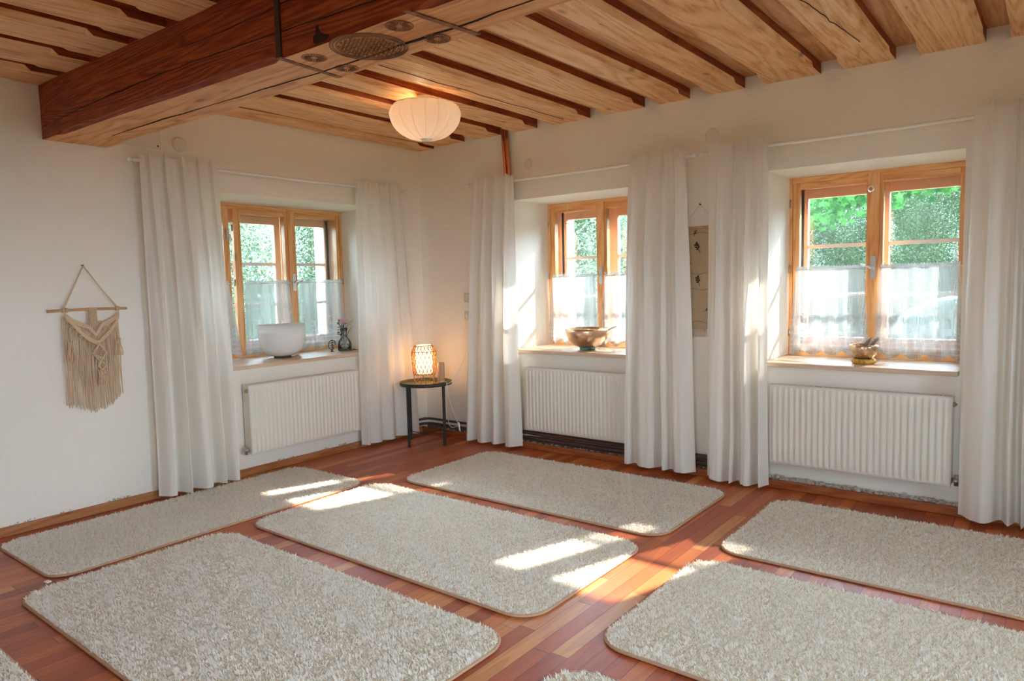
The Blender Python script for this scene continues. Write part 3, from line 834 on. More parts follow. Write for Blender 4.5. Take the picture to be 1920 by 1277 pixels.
# heating pipes along the corner, behind table and under middle radiator
for z, r, lab in ((.120, .0105, 'upper of the two dark brown heating pipes running low along the corner'), (.077, .0105, 'lower of the two dark brown heating pipes running low along the corner')):
    m = MB(); 
    pts = [(.012, -.70, z-.004), (.012, -.35, z), (.012, -.02, z), (.022, .02, z), (.05, .047, z), (.09, .052, z)]+[(.3+.2*i, .052+.002*math.sin(i), z-.002) for i in range(12)]+[(2.8, .052, z), (2.84, .06, z), (2.85, .10, z)]
    m.tube(pts, [r if p[0] < 1.0 else min(.0195, r+(p[0]-1.0)*.04) for p in pts], 12)
    tag(m.build('heating_pipe', MT['pipe']), lab, 'pipe', 'brown heating pipes')
# copper risers above the curtain left of middle window
for x, lab in ((.962, 'left copper pipe of the pair rising to the ceiling above the curtain'), (1.000, 'right copper pipe of the pair rising to the ceiling above the curtain')):
    m = MB(); pts = [(x+.022-.0*i, .056, .14+i*.24) for i in range(9)]+[(x+.012, .056, 2.25), (x, .056, 2.42), (x-.004, .056, 2.56)]
    m.tube(pts, .0135, 14)
    tag(m.build('copper_pipe', MT['copper']), lab, 'pipe', 'copper risers')

# ================================================================== RUGS
def rounded(w, h, r, n=10):
    P = []
    for cx, cy, a in ((w/2-r, h/2-r, 0), (-w/2+r, h/2-r, PI/2), (-w/2+r, -h/2+r, PI), (w/2-r, -h/2+r, 1.5*PI)):
        for k in range(n+1):
            t = a+PI/2*k/n; P.append((cx+r*math.cos(t), cy+r*math.sin(t)))
    return P
RW, RH, RR = 1.985, .975, .13
def pile_mesh():
    rng = np.random.default_rng(5); sp = .0062
    nx, ny = int(RW/sp), int(RH/sp)
    gx, gy = np.meshgrid((np.arange(nx)+.5)*sp-RW/2, (np.arange(ny)+.5)*sp-RH/2)
    x = (gx+rng.uniform(-.5, .5, gx.shape)*sp).ravel(); y = (gy+rng.uniform(-.5, .5, gy.shape)*sp).ravel()
    m_ = .006; ax = np.abs(x)-(RW/2-RR); ay = np.abs(y)-(RH/2-RR)
    ins = np.where((ax > 0) & (ay > 0), np.hypot(ax, ay) < RR-m_, (np.abs(x) < RW/2-m_) & (np.abs(y) < RH/2-m_))
    x, y = x[ins], y[ins]; n = len(x)
    # tuft flow field
    def fld(fx, ph, k=12):
        r = np.random.default_rng(ph); out = np.zeros(n)
        for _ in range(k):
            a = r.uniform(0, 2*PI); f = fx*r.uniform(.5, 1.6); out += np.sin((x*math.cos(a)+y*math.sin(a))*f+r.uniform(0, 6.3))
        return out/math.sqrt(k)
    ang = 1.5*fld(190, 1)+.8*fld(40, 2)+rng.normal(0, .5, n)-PI/2
    lean = np.clip(.70+.19*fld(210, 3)+rng.normal(0, .12, n), .10, 1.15)
    L = rng.uniform(.014, .020, n)*(1+.08*fld(150, 4))
    dx, dy = np.cos(ang), np.sin(ang); px, py = -dy, dx
    w = rng.uniform(.0016, .0026, n); z0 = .010
    ss, cs = np.sin(lean), np.cos(lean)
    V = np.empty((n, 5, 3))
    V[:, 0] = np.stack([x+px*w, y+py*w, np.full(n, z0)], 1); V[:, 1] = np.stack([x-px*w, y-py*w, np.full(n, z0)], 1)
    mx, my, mz = x+dx*L*.35*ss, y+dy*L*.35*ss, z0+L*.55*np.maximum(cs, .35)
    V[:, 2] = np.stack([mx-px*w, my-py*w, mz], 1); V[:, 3] = np.stack([mx+px*w, my+py*w, mz], 1)
    V[:, 4] = np.stack([x+dx*L*ss, y+dy*L*ss, z0+L*np.maximum(cs, .25)*.95], 1)
    me = bpy.data.meshes.new('rug_pile'); me.vertices.add(n*5); me.vertices.foreach_set('co', V.ravel())
    b = np.arange(n)*5
    loops = np.stack([b, b+1, b+2, b+3, b+3, b+2, b+4], 1).ravel()
    me.loops.add(n*7); me.loops.foreach_set('vertex_index', loops)
    me.polygons.add(n*2); st = np.stack([np.arange(n)*7, np.arange(n)*7+4], 1).ravel(); me.polygons.foreach_set('loop_start', st)
    try: me.polygons.foreach_set('loop_total', np.tile([4, 3], n))
    except Exception: pass
    me.update(calc_edges=True); me.validate(); me.materials.append(MT['rug_pile']); return me
PM = pile_mesh()
def rug_proto():
    e = empty('shaggy_rug')
    m = MB(); m.prism(rounded(RW-.012, RH-.012, RR-.006), .0005, .011); recalc(m.build('backing', MT['rug_base'], e))
    m = MB(); P = rounded(RW-.006, RH-.006, RR-.003); m.tube([(a, b, .0068) for a, b in P+P[:2]], .0062, 8, cap=False)
    m.build('binding', MT['rug_edge'], e)
    p = bpy.data.objects.new('pile', PM); COL.objects.link(p); p.parent = e; p['kind'] = 'stuff'
    return e
RUGS = [
 ((.498, -2.325), PI/2+.012, (.945, .785), 'narrower cream shaggy rug lying along the left wall'),
 ((1.945, -2.93), 0.0, (1, 1.02), 'cream shaggy rug in the left foreground, nearest to the camera in its column'),
 ((1.925, -1.82), 0.0, (1.0, 1.0), 'cream shaggy rug in the middle of the floor with two bright sun patches'),
 ((1.965, -.735), 0.0, (.975, .985), 'cream shaggy rug in front of the middle window, beside the side table'),
 ((4.19, -.725), 0.0, (.99, .99), 'cream shaggy rug in front of the right-hand window radiator'),
 ((4.18, -1.815), 0.0, (1.0, .985), 'cream shaggy rug on the right, second row from the right wall'),
 ((4.19, -2.955), 0.0, (1.0, 1.0), 'cream shaggy rug of which only a rounded corner shows at the bottom edge'),
 ((1.75, -4.10), 0.0, (1.0, 1.0), 'cream rug cut off at the bottom left corner of the picture'),
]
proto = rug_proto()
for i, (c, rz, sc, lab) in enumerate(RUGS):
    if i == 0: r = proto; kids = None
    else:
        r = proto.copy(); COL.objects.link(r)
        for ch in proto.children:
            k = ch.copy(); COL.objects.link(k); k.parent = r
    r.location = (c[0], c[1], 0); r.rotation_euler.z = rz; r.scale = (sc[0], sc[1], 1)
    tag(r, lab, 'rug', 'cream shaggy rugs laid out on the floor')
# care tag peeking out at the rug by the left wall
m = MB(); m.obox((.885, -3.275, .006), (.014, .002, 0), (-.002, .010, 0), (0, 0, .003))
tg = m.build('care_label', MT['white']); tg.parent = proto; tg.matrix_parent_inverse = (Matrix.Translation(proto.location) @ Matrix.Rotation(proto.rotation_euler.z, 4, 'Z') @ Matrix.Diagonal((*proto.scale, 1))).inverted()

# ================================================================== SIDE TABLE, LAMP, VESSEL
TX, TY, TZ = .342, -.28, .505
t = empty('side_table', (TX, TY, 0))
m = MB(); m.lathe((TX, TY, 0), [(0.0005, TZ-.006), (.205, TZ-.006), (.213, TZ-.004), (.2135, TZ+.016), (.2115, TZ+.016), (.2105, TZ-.001), (.2, TZ-.003), (.0005, TZ-.003)], 64)
child(m.build('tray', MT['tray']), t)
m = MB(); m.lathe((TX, TY, 0), [(.2145, TZ-.012), (.2165, TZ-.012), (.2165, TZ+.015), (.2145, TZ+.015)], 64); child(m.build('rim', MT['black']), t)
for k in range(4):
    a = k*PI/2-.03
    c = (TX+.205*math.cos(a), TY+.205*math.sin(a)); m = MB()
    d = Vector((math.cos(a), math.sin(a), 0)); n_ = Vector((-d.y, d.x, 0))
    m.obox((c[0], c[1], (TZ-.008)/2), d*.0055, n_*.0115, (0, 0, (TZ-.008)/2)); child(m.build('leg', MT['black'], bevel=.001), t)
for k, z in ((0, .072), (1, .078)):
    a = k*PI/2-.03; d = Vector((math.cos(a), math.sin(a), 0))
    m = MB(); m.tube([Vector((TX, TY, z))-d*.203, Vector((TX, TY, z))+d*.203], .0035, 8); child(m.build('cross_brace', MT['black']), t)
tag(t, 'round dark metal side table with olive tray top in the corner', 'side table')

LX, LY = .335, -.285; z0 = TZ-.003
L = empty('table_lamp', (LX, LY, z0))
def emis(name, col, st):
    g = N(name); g2 = g.n('Emission', {'Color': (*col, 1), 'Strength': st})
    d = g.n('BsdfTranslucent', {'Color': (.40, .37, .32)})
    return g.done(g.n('AddShader', {0: g2, 1: d}).outputs[0])
MT['lampglow'] = emis('lamp_diffuser_glow', (1.0, .84, .64), .10)
m = MB(); m.lathe((LX, LY, z0), [(.0005, .085), (.062, .085), (.068, .10), (.068, .30), (.06, .322), (.0005, .322)], 32)
child(m.build('diffuser', MT['lampglow']), L)
m = MB(); H0, H1 = .075, .318
def rad(v): # basket profile
    return float(np.interp(v, [0, .06, .5, .80, .82, 1], [.088, .092, .098, .102, .100, .070]))
nb = 18
for s in (1, -1):
    for k in range(nb):
        pts = []
        for j in range(15):
            v = j/14; a = 2*PI*k/nb+s*v*1.15; r = rad(v)+s*.0008
            pts.append((LX+r*math.cos(a), LY+r*math.sin(a), z0+H0+(H1-H0)*v))
        m.tube(pts, .0030, 4)
child(m.build('basket_shade', MT['bamboo']), L)
for v in (.02, .80, 1.0):
    m = MB(); r = rad(v); m.tube([(LX+r*math.cos(2*PI*k/40), LY+r*math.sin(2*PI*k/40), z0+H0+(H1-H0)*v) for k in range(41)], .0032, 6, cap=False)
    child(m.build('hoop', MT['bamboo']), L)
for k in range(5):
    a = 2*PI*k/5+.35; m = MB()
    pts = [(LX+q*math.cos(a+da), LY+q*math.sin(a+da), z0+zz) for q, da, zz in ((.088, -.22, .004), (.086, -.16, .04), (.089, -.02, .078), (.089, .02, .078), (.086, .16, .04), (.088, .22, .004))]
    m.tube(pts, .003, 6); child(m.build('leg', MT['bamboo']), L)
m = MB()
cord = [(LX+.05, LY+.03, z0+.012), (LX+.12, LY+.02, z0+.008), (.52, -.275, z0+.026), (.560, -.262, z0+.022), (.563, -.258, .46), (.53, -.24, .38), (.50, -.2, .25), (.505, -.17, .135), (.53, -.12, .128), (.56, -.13, .135), (.585, -.17, .18), (.572, -.24, .36), (.565, -.262, .47), (.572, -.265, .512), (.585, -.245, .52), (.598, -.20, .56), (.596, -.08, .70), (.57, .03, .90), (.545, .062, 1.0), (.525, .058, 1.052)]
def smooth_path(P, k=6):
    P = [Vector(p) for p in P]; out = []
    for i in range(len(P)-1):
        p0, p1, p2, p3 = P[max(i-1, 0)], P[i], P[i+1], P[min(i+2, len(P)-1)]
        for j in range(k):
            t_ = j/k
            out.append(.5*((2*p1)+(p2-p0)*t_+(2*p0-5*p1+4*p2-p3)*t_*t_+(3*p1-p0-3*p2+p3)*t_**3))
    out.append(P[-1]); return out
m.tube(smooth_path(cord), .0022, 6); child(m.build('cord', MT['white']), L)
m = MB(); m.tube([(.585, -.155, .175), (.590, -.15, .11), (.592, -.148, .10)], [.006, .006, .004], 8); child(m.build('cord_switch', MT['white']), L)
m = MB(); m.tube([(.52, .078, 1.052), (.52, .055, 1.052), (.522, .048, 1.048)], [.015, .015, .006], 14); child(m.build('plug', MT['white']), L)
tag(L, 'glowing woven bamboo table lamp on the round side table', 'lamp')
pl = bpy.data.lights.new('table_lamp_bulb', 'POINT'); pl.energy = 1.7; pl.color = (1, .60, .28); pl.shadow_soft_size = .05
po = bpy.data.objects.new('table_lamp_bulb', pl); COL.objects.link(po); po.location = (LX, LY, z0+.37)
po.location = (LX, LY, z0+.2)

MT['birch'] = wood('birch_bark_wood', 2, (.28, .14, .06), (.52, .32, .17), (.66, .46, .28), knots=True)
m = MB(); m.lathe((.447, -.203, z0), [(.0005, 0), (.029, 0), (.030, .004), (.030, .095), (.0292, .097), (.030, .099), (.030, .168), (.028, .172), (.022, .172), (.021, .160), (.0005, .160)], 28)
o = m.build('wooden_canister', MT['birch']); tag(o, 'small wooden cylinder standing on the side table right of the lamp', 'canister')

# ceiling lamp
CX, CY = 1.305, -1.16
c = empty('ceiling_lamp', (CX, CY, 2.50))
def shade_mat():
    g = N('silk_shade'); d = g.n('BsdfDiffuse', {'Color': (.95, .93, .90)}); t = g.n('BsdfTranslucent', {'Color': (.95, .90, .84)})
    return g.done(g.n('MixShader', {0: .28, 1: d, 2: t}).outputs[0])
nrib = 16
def lobes(t_): return 1-.035*abs(math.cos(t_*nrib/2))**6
prof = [(.196, 2.445), (.212, 2.43), (.223, 2.405), (.226, 2.385), (.221, 2.36), (.208, 2.33), (.187, 2.30), (.158, 2.273), (.122, 2.252), (.085, 2.240), (.045, 2.236), (.030, 2.238)]
m = MB(); m.lathe((CX, CY, 0), prof, 96, lob=lobes); child(m.build('lamp_shade', shade_mat()), c)
m = MB()
for k in range(nrib):
    a = 2*PI*(k+0)/nrib
    m.tube([(CX+r*.965*math.cos(a), CY+r*.965*math.sin(a), z) for r, z in prof], .0016, 5)
child(m.build('rib_wires', MT['white']), c)
m = MB(); m.tube([(CX+prof[0][0]*math.cos(2*PI*k/48), CY+prof[0][0]*math.sin(2*PI*k/48), prof[0][1]) for k in range(49)], .003, 6, cap=False); child(m.build('top_ring', MT['white']), c)
zb = prof[-1][1]
m = MB(); m.lathe((CX, CY, zb), [(.0005, -.012), (.026, -.010), (.034, 0), (.026, .006), (.0005, .008)], 24); child(m.build('bottom_cap', MT['white']), c)
m = MB(); m.lathe((CX, CY, 0), [(.0005, 2.47), (.045, 2.47), (.05, 2.50), (.0005, 2.505)], 24); m.tube([(CX, CY, 2.47), (CX, CY, 2.40)], .012, 10); child(m.build('canopy', MT['white']), c)
g = N('bulb_glass'); MT['bulb'] = g.done(g.n('Emission', {'Color': (1, .72, .42, 1), 'Strength': .8}))
m = MB(); m.lathe((CX, CY, 2.40), [(.0005, -.075), (.018, -.07), (.028, -.05), (.028, -.035), (.014, -.005), (.012, 0)], 20); child(m.build('bulb', MT['bulb']), c)
tag(c, 'white ribbed half-round fabric ceiling lamp below the pine joists', 'ceiling lamp')
cl = bpy.data.lights.new('ceiling_lamp_bulb', 'POINT'); cl.energy = .55; cl.color = (1, .62, .34); cl.shadow_soft_size = .03
co = bpy.data.objects.new('ceiling_lamp_bulb', cl); COL.objects.link(co); co.location = (CX-.02, CY+.0, 2.455)

# ================================================================== WALL FITTINGS
MT['switch'] = plain('ivory_plastic', (.72, .64, .52), .4, vary=.02)
def fitting(x, z, kind, label):
    e = empty(kind, (x, WY, z)); m = MB(); m.box(x-.040, x+.040, WY-.011, WY+.002, z-.040, z+.040)
    child(m.build('cover_plate', MT['switch'], bevel=.004), e)
    m = MB()
    if kind == 'light_switch': m.box(x-.030, x+.030, WY-.017, WY-.009, z-.030, z+.030); child(m.build('rocker', MT['switch'], bevel=.003), e)
    else:
        m.lathe((x, WY-.0115, z), [(.0205, 0), (.0205, .007), (.019, .008), (.0005, .008)], 28, axis=1); child(m.build('socket_recess', MT['rad_dark']), e)
    tag(e, label, 'switch' if kind == 'light_switch' else 'power socket')
fitting(.519, 1.205, 'light_switch', 'square white light switch above the power socket by the corner')
fitting(.520, 1.052, 'power_socket', 'square white power socket with a plug, below the switch')
def disc(c, A, r, h, label):
    m = MB(); s = 1 if A == 'y' else -1
    m.lathe(c, [(.0005, s*h), (r*.86, s*h), (r, s*h*.6), (r, -s*.002), (.0005, -s*.002)], 40, axis=0 if A == 'y' else 1)
    tag(recalc(m.build('vent_cover', MT['wall_cap'])), label, 'vent cover', 'round covers on the upper walls')
MT['wall_cap'] = plain('painted_cap', (.84, .77, .69), .6, vary=.02)
disc((WX, -2.075, 2.258), 'y', .047, .020, 'round raised white cover above the wide left curtain')
disc((2.677, WY, 2.246), 'x', .046, .004, 'flat round painted cover above the curtain between the two right wall windows')
disc((1.19, WY, 2.241), 'x', .040, .002, 'faint flat round painted cover above the middle window, near the copper pipes')
m = MB(); m.box(WX-.001, WX+.010, -2.50, -2.195, 2.213, 2.36)
e = m.build('cover_board', MT['wall_cap'], bevel=.002); tag(e, 'painted board screwed to the wall under the end of the big beam', 'board')
for y, z in ((-2.215, 2.23), (-2.235, 2.32)):
    m = MB(); m.lathe((WX+.0095, y, z), [(.006, 0), (.005, .002), (.0005, .002)], 12, axis=0)
    m.build('screw', MT['pipe'], e)
m = MB(); m.tube([(-.02, .0, 2.39), (.0, .0, 2.39)], .004, 6)
# ================================================================== MACRAME
mc = empty('macrame_hanging', (0.0, -2.69, 1.22))
Y0, Y1, ZD = -2.905, -2.477, 1.222
m = MB(); m.tube([(.012, Y0, ZD-.002), (.012, -2.8, ZD+.001), (.012, -2.6, ZD+.001), (.012, Y1, ZD-.001)], [.0085, .008, .008, .007], 10); child(m.build('dowel', MT['dowel']), mc)
m = MB(); ap = (.004, -2.70, 1.478)
for dy, rr in ((0, .0032), (.006, .0028)):
    m.tube([(.012, -2.826+dy, ZD+.008), (.008, -2.763+dy*.5, 1.35), ap], rr, 6); m.tube([(.012, -2.530-dy, ZD+.008), (.008, -2.617, 1.35), ap], rr, 6)
for y in (-2.826, -2.53, -2.81, -2.54):
    for q in (0, .006): m.tube([(.012+.0115*math.cos(a_*PI/5), y+q, ZD+.0115*math.sin(a_*PI/5)) for a_ in range(11)], .003, 5)
child(m.build('hanging_cord', MT['cotton']), mc)
m = MB(); m.tube([(-.02, -2.70, 1.480), (.010, -2.70, 1.482)], .0025, 6); child(m.build('nail', MT['pipe']), mc)
def P(y, z, d=.010): return (d, y, z)
# thick plaited swags: outer V and inner V (image-left is -y)
cyc = -2.675
def swag(pts, r=.0042, off=0, d=.018):
    return smooth_path([P(y, z+off, d) for y, z in pts], 8)
SW1 = [(-2.822, 1.205), (-2.79, 1.16), (-2.735, 1.09), (-2.69, 1.05), (-2.657, 1.035), (-2.63, 1.055), (-2.585, 1.10), (-2.548, 1.15), (-2.532, 1.205)]
SW2 = [(-2.815, 1.20), (-2.775, 1.165), (-2.725, 1.14), (-2.70, 1.125), (-2.68, 1.10), (-2.663, 1.085), (-2.645, 1.11), (-2.625, 1.14), (-2.59, 1.155), (-2.555, 1.175), (-2.54, 1.20)]
def swz(SW, y): return float(np.interp(y, [a for a, b in SW], [b for a, b in SW]))
m = MB()
for SW in (SW1, SW2):
    for off in (0, -.009, -.018):
        m.tube(swag(SW, off=off, d=.024), .0046, 6)
child(m.build('plaited_swag', MT['cotton']), mc)
m = MB(); rn = random.Random(3)
def strand(m, y, za, zb, dy=0, d0=.012, r=.0023):
    n = 7; ph = rn.uniform(0, 6); am = rn.uniform(.001, .004)
    m.tube([P(y+dy*i/n+am*math.sin(i*1.1+ph), za+(zb-za)*i/n, d0+.003*math.sin(i*.8+ph)) for i in range(n+1)], r, 5)
for i in range(62):
    u = i/61; y = -2.832+.30*u+rn.uniform(-.002, .002)
    za = swz(SW1, y)-.02; zb = float(np.interp(u, [0, .15, .45, .6, .8, 1], [.675, .66, .625, .628, .66, .715]))+rn.uniform(-.015, .015)
    strand(m, y, za, zb, dy=.012*(u-.3)+rn.uniform(-.006, .006))
for i in range(34):   # short vertical cords between the two swags
    y = -2.80+.25*i/33; a_, b_ = swz(SW2, y)-.018, swz(SW1, y)
    if a_-b_ > .01: strand(m, y, a_, b_, d0=.014)
o = child(m.build('fringe', MT['cotton']), mc); o['kind'] = 'stuff'
m = MB()  # centre strip on the dowel, knotted
for r_ in range(9):
    for q in range(5):
        y = -2.691+q*.0095; z = 1.228-r_*.009
        m.tube([P(y-.004, z+.004, .017), P(y+.004, z-.004, .021)], .0034, 5)
for i in range(9): strand(m, -2.70+.0085*i, 1.15-.012*abs(i-4)*0, 1.10-.0*i, dy=.004*(i-4), d0=.016)
for i in range(9): m.tube([P(-2.700+.0085*i, 1.155, .017), P(-2.715+.0118*i, 1.10, .015)], .0025, 5)
child(m.build('knotted_strip', MT['cotton']), mc)
m = MB()  # knotted centre panel with two diamonds
def diamond(cy_, cz, w, h, r=.0048):
    pts = [(cy_, cz+h), (cy_+w, cz), (cy_, cz-h), (cy_-w, cz), (cy_, cz+h)]
    for s in (1, .82): m.tube([P(cy_+(a-cy_)*s, cz+(b-cz)*s, .029) for a, b in pts], r, 6)
diamond(-2.652, .965, .040, .058); diamond(-2.646, .888, .022, .026)
for i in range(-3, 4):
    for j in range(-3, 4):
        y, z = -2.652+i*.010+(j % 2)*.005, .965+j*.013
        if abs(y+2.652)/.038+abs(z-.965)/.055 < .9: m.tube([P(y-.004, z-.003, .026), P(y+.004, z+.003, .031)], .0035, 5)
m.tube([P(-2.692, .965, .031), P(-2.625, .915, .031)], .0046, 6); m.tube([P(-2.612, .965, .031), P(-2.668, .90, .031)], .0046, 6)
for i in range(7): strand(m, -2.664+.006*i, .865, .775, dy=.001*(i-3), d0=.028, r=.0034)
for y, z0_, z1_ in ((-2.80, 1.12, .96), (-2.545, 1.12, .97)):
    for k in range(12): m.tube([P(y-.005+.010*(k % 2), z0_-k*.006, .026), P(y+.005-.010*(k % 2), z0_-(k+1)*.006, .029)], .0038, 5)
    for i in range(6): strand(m, y-.013+.005*i, z0_-.075, z1_-.03, dy=.004*(i-2.5), d0=.026, r=.0032)
for i in range(7):
    for s in (0, 1):
        y = -2.815+.022*i if s == 0 else -2.55-.0; 
        if s == 0: m.tube([P(y-.006, swz(SW1, y)-.03, .018), P(y+.006, swz(SW1, y)-.042, .029)], .0042, 5)
child(m.build('knotted_panel', MT['cotton']), mc)
tag(mc, 'cream macrame wall hanging on a wooden dowel on the left wall', 'wall hanging')

# scroll between the right hand windows
sc = empty('wall_scroll', (2.60, WY-.01, 1.65))
def scroll_mat():
    g = N('printed_linen'); v = g.obj()
    n1 = g.noise(v, 6, 4).outputs[0]; c = g.mix(n1, (.50, .36, .22), (.62, .47, .31))
    w = g.noise(v, 220, 2).outputs[0]; c = g.mix(g.math('MULTIPLY', w, .25), c, (.38, .26, .15))
    return g.done(g.bsdf(color=c, rough=.9, normal=g.bump(w, .2, .002)))
m = MB(); rows = [[(2.46+.27*i/12, WY-.012-.004*math.sin(i*.7+j*.4), 1.655-(1.655-.985)*j/16) for i in range(13)] for j in range(17)]
m.grid(rows); child(m.build('printed_cloth', scroll_mat()), sc)
m = MB(); m.tube([(2.45, WY-.014, 1.658), (2.74, WY-.014, 1.658)], .008, 8); child(m.build('top_rod', MT['dowel']), sc)
m = MB(); m.tube([(2.47, WY-.012, 1.665), (2.598, WY-.008, 1.808), (2.73, WY-.012, 1.665)], .0015, 5); child(m.build('string', MT['cotton']), sc)
m = MB(); m.tube([(2.598, WY+.002, 1.810), (2.598, WY-.014, 1.812)], .0045, 8); child(m.build('nail', MT['crack']), sc)
m = MB()
for i in range(48): m.tube([(2.463+.264*i/47, WY-.013, .987), (2.463+.264*i/47+random.uniform(-.002, .002), WY-.013, .93+random.uniform(-.006, .006))], .0012, 4)
o = child(m.build('fringe', MT['cotton']), sc); o['kind'] = 'stuff'
m = MB()
def twig(m, x, z, ang, L_, leaves):
    y = WY-.0185; d = Vector((math.sin(ang), 0, math.cos(ang))); n_ = Vector((d.z, 0, -d.x))
    p = Vector((x, y, z)); m.tube([p, p+d*L_], .0014, 4)
    for k in range(leaves):
        q = p+d*L_*(.35+.6*k/leaves); s = 1 if k % 2 else -1
        t_ = q+(n_*s*.8+d*.7)*L_*.28
        w_ = (d*.8-n_*s*.7)*L_*.07
        up = Vector((0, -.001, 0))
        m.add([q+up, (q+t_)/2+w_+up, t_+up, (q+t_)/2-w_+up, q-up, (q+t_)/2+w_-up, t_-up, (q+t_)/2-w_-up], [(0, 1, 2, 3), (4, 5, 6, 7), (0, 1, 5, 4), (1, 2, 6, 5), (2, 3, 7, 6), (3, 0, 4, 7)])
twig(m, 2.605, 1.49, -.5, .075, 6); twig(m, 2.60, 1.27, -.3, .07, 6); twig(m, 2.625, 1.10, 1.2, .06, 3); twig(m, 2.56, 1.60, .3, .045, 4); twig(m, 2.50, 1.36, .3, .07, 6); twig(m, 2.69, 1.4, -.2, .07, 6)
for z in (1.62, 1.355, 1.25, 1.03): m.tube([(2.475+.025*i, WY-.0185, z+.006*math.sin(i*1.1+z*9)) for i in range(10)], .0011, 4)
o = child(m.build('botanical_print', MT['crack']), sc); o['kind'] = 'stuff'
tag(sc, 'beige printed cloth scroll with plant drawings hanging between two curtains', 'wall scroll')

# ================================================================== SILL OBJECTS
ZSI = .788
def hammered(name, col, rough=.25, sc_=70):
    g = N(name); v = g.obj(); vo = g.n('TexVoronoi', {'Vector': v, 'Scale': float(sc_)}).outputs['Distance']; nz = g.noise(v, 12, 3).outputs[0]
    return g.done(g.bsdf(color=g.mix(nz, tuple(x*.75 for x in col), col), rough=rough, metal=1.0, normal=g.bump(vo, .35, .003)))
MT['bronze'] = hammered('hammered_bronze', (.86, .62, .42), .30)
MT['bronze2'] = hammered('aged_bronze', (.80, .60, .42), .28, 90)
def singing_bowl(name, c, r, h, mat, label):
    e = empty(name, c); m = MB(); x, y, z = c
    prof = [(.0005, 0), (r*.35, .002), (r*.62, h*.14), (r*.86, h*.40), (r*.98, h*.70), (r, h*.88), (r*.975, h), (r*.955, h), (r*.96, h*.86), (r*.93, h*.70), (r*.80, h*.42), (r*.55, h*.17), (.0005, h*.06)]
    m.lathe((x, y, z), prof, 48); child(m.build('bowl_body', mat), e); tag(e, label, 'singing bowl'); return e
b2x, b2y = 1.60, .25
def cushion(c, R, r, mats, label):
    m = MB(); n = 48
    m.tube([(c[0]+R*math.cos(2*PI*k/n), c[1]+R*math.sin(2*PI*k/n), c[2]+r) for k in range(n+1)], [r*(1+.08*math.sin(k*2.4)) for k in range(n+1)], 10, cap=False)
    o = m.build('ring_cushion', mats); tag(o, label, 'cushion', 'ring cushions under the bowls'); return o
def patchy(name, cols, sc_=60):
    g = N(name); n1 = g.noise(g.obj(), sc_, 2).outputs[0]
    return g.done(g.bsdf(color=g.ramp(n1, [(.35, cols[0]), (.5, cols[1]), (.65, cols[2])]), rough=.7))
cushion((b2x, b2y, ZSI), .050, .013, patchy('teal_brocade', [(.02, .12, .10), (.15, .38, .33), (.5, .5, .4)], 45), 'green patterned ring cushion under the large bronze bowl in the middle window')
singing_bowl('singing_bowl', (b2x, b2y, ZSI+.018), .170, .150, MT['bronze'], 'large hammered bronze singing bowl on the middle window sill')
m = MB(); m.tube([(b2x+.075, b2y+.0, ZSI+.088), (b2x+.12, b2y+.02, ZSI+.135), (b2x+.225, b2y+.06, ZSI+.185)], [.007, .007, .006], 10)
tag(m.build('mallet', MT['metal']), 'thin pale striker resting in the large bronze bowl', 'mallet')
b3x, b3y = 3.571, .22
cushion((b3x, b3y, ZSI), .052, .015, patchy('gold_brocade', [(.45, .18, .02), (.75, .42, .06), (.85, .62, .15)], 60), 'golden ring cushion under the small bowl in the right-hand window')
singing_bowl('singing_bowl', (b3x, b3y, ZSI+.021), .080, .092, MT['bronze2'], 'small bronze singing bowl with two sticks on the right-hand window sill')
MT['stick'] = plain('grey_brown_stick', (.30, .23, .19), .6)
for dx, lab in ((0, 'left one of two dark wooden sticks standing in the small bowl'), (.032, 'right one of two dark wooden sticks standing in the small bowl')):
    m = MB(); m.tube([(b3x-.025+dx, b3y-.01+dx*.6, ZSI+.062), (b3x+.033+dx, b3y+.025+dx*.6, ZSI+.152)], .0105, 12)
    m.tube([(b3x+.033+dx, b3y+.025+dx*.6, ZSI+.152), (b3x+.035+dx, b3y+.026+dx*.6, ZSI+.155)], .008, 12)
    tag(m.build('wooden_stick', MT['stick']), lab, 'mallet', 'sticks in the small bowl')
# white crystal singing bowl
MT['quartz'] = plain('frosted_quartz', (.88, .89, .88), .55, vary=.01)
kx, ky = -.235, -1.247
m = MB(); r, h = .178, .240
m.lathe((kx, ky, ZSI+.014), [(.0005, 0), (.07, .0), (.11, .012), (.145, .045), (.165, .10), (.172, .17), (.177, h), (.170, h), (.165, .17), (.158, .10), (.138, .05), (.105, .02), (.0005, .012)], 64)
tag(m.build('crystal_bowl', MT['quartz']), 'large frosted white crystal singing bowl on the left window sill', 'singing bowl')
m = MB(); m.lathe((kx, ky, ZSI), [(.0005, 0), (.064, 0), (.066, .006), (.060, .0135), (.0005, .0135)], 40)
tag(m.build('rubber_ring', MT['pipe']), 'thin dark red ring under the white crystal bowl', 'ring')
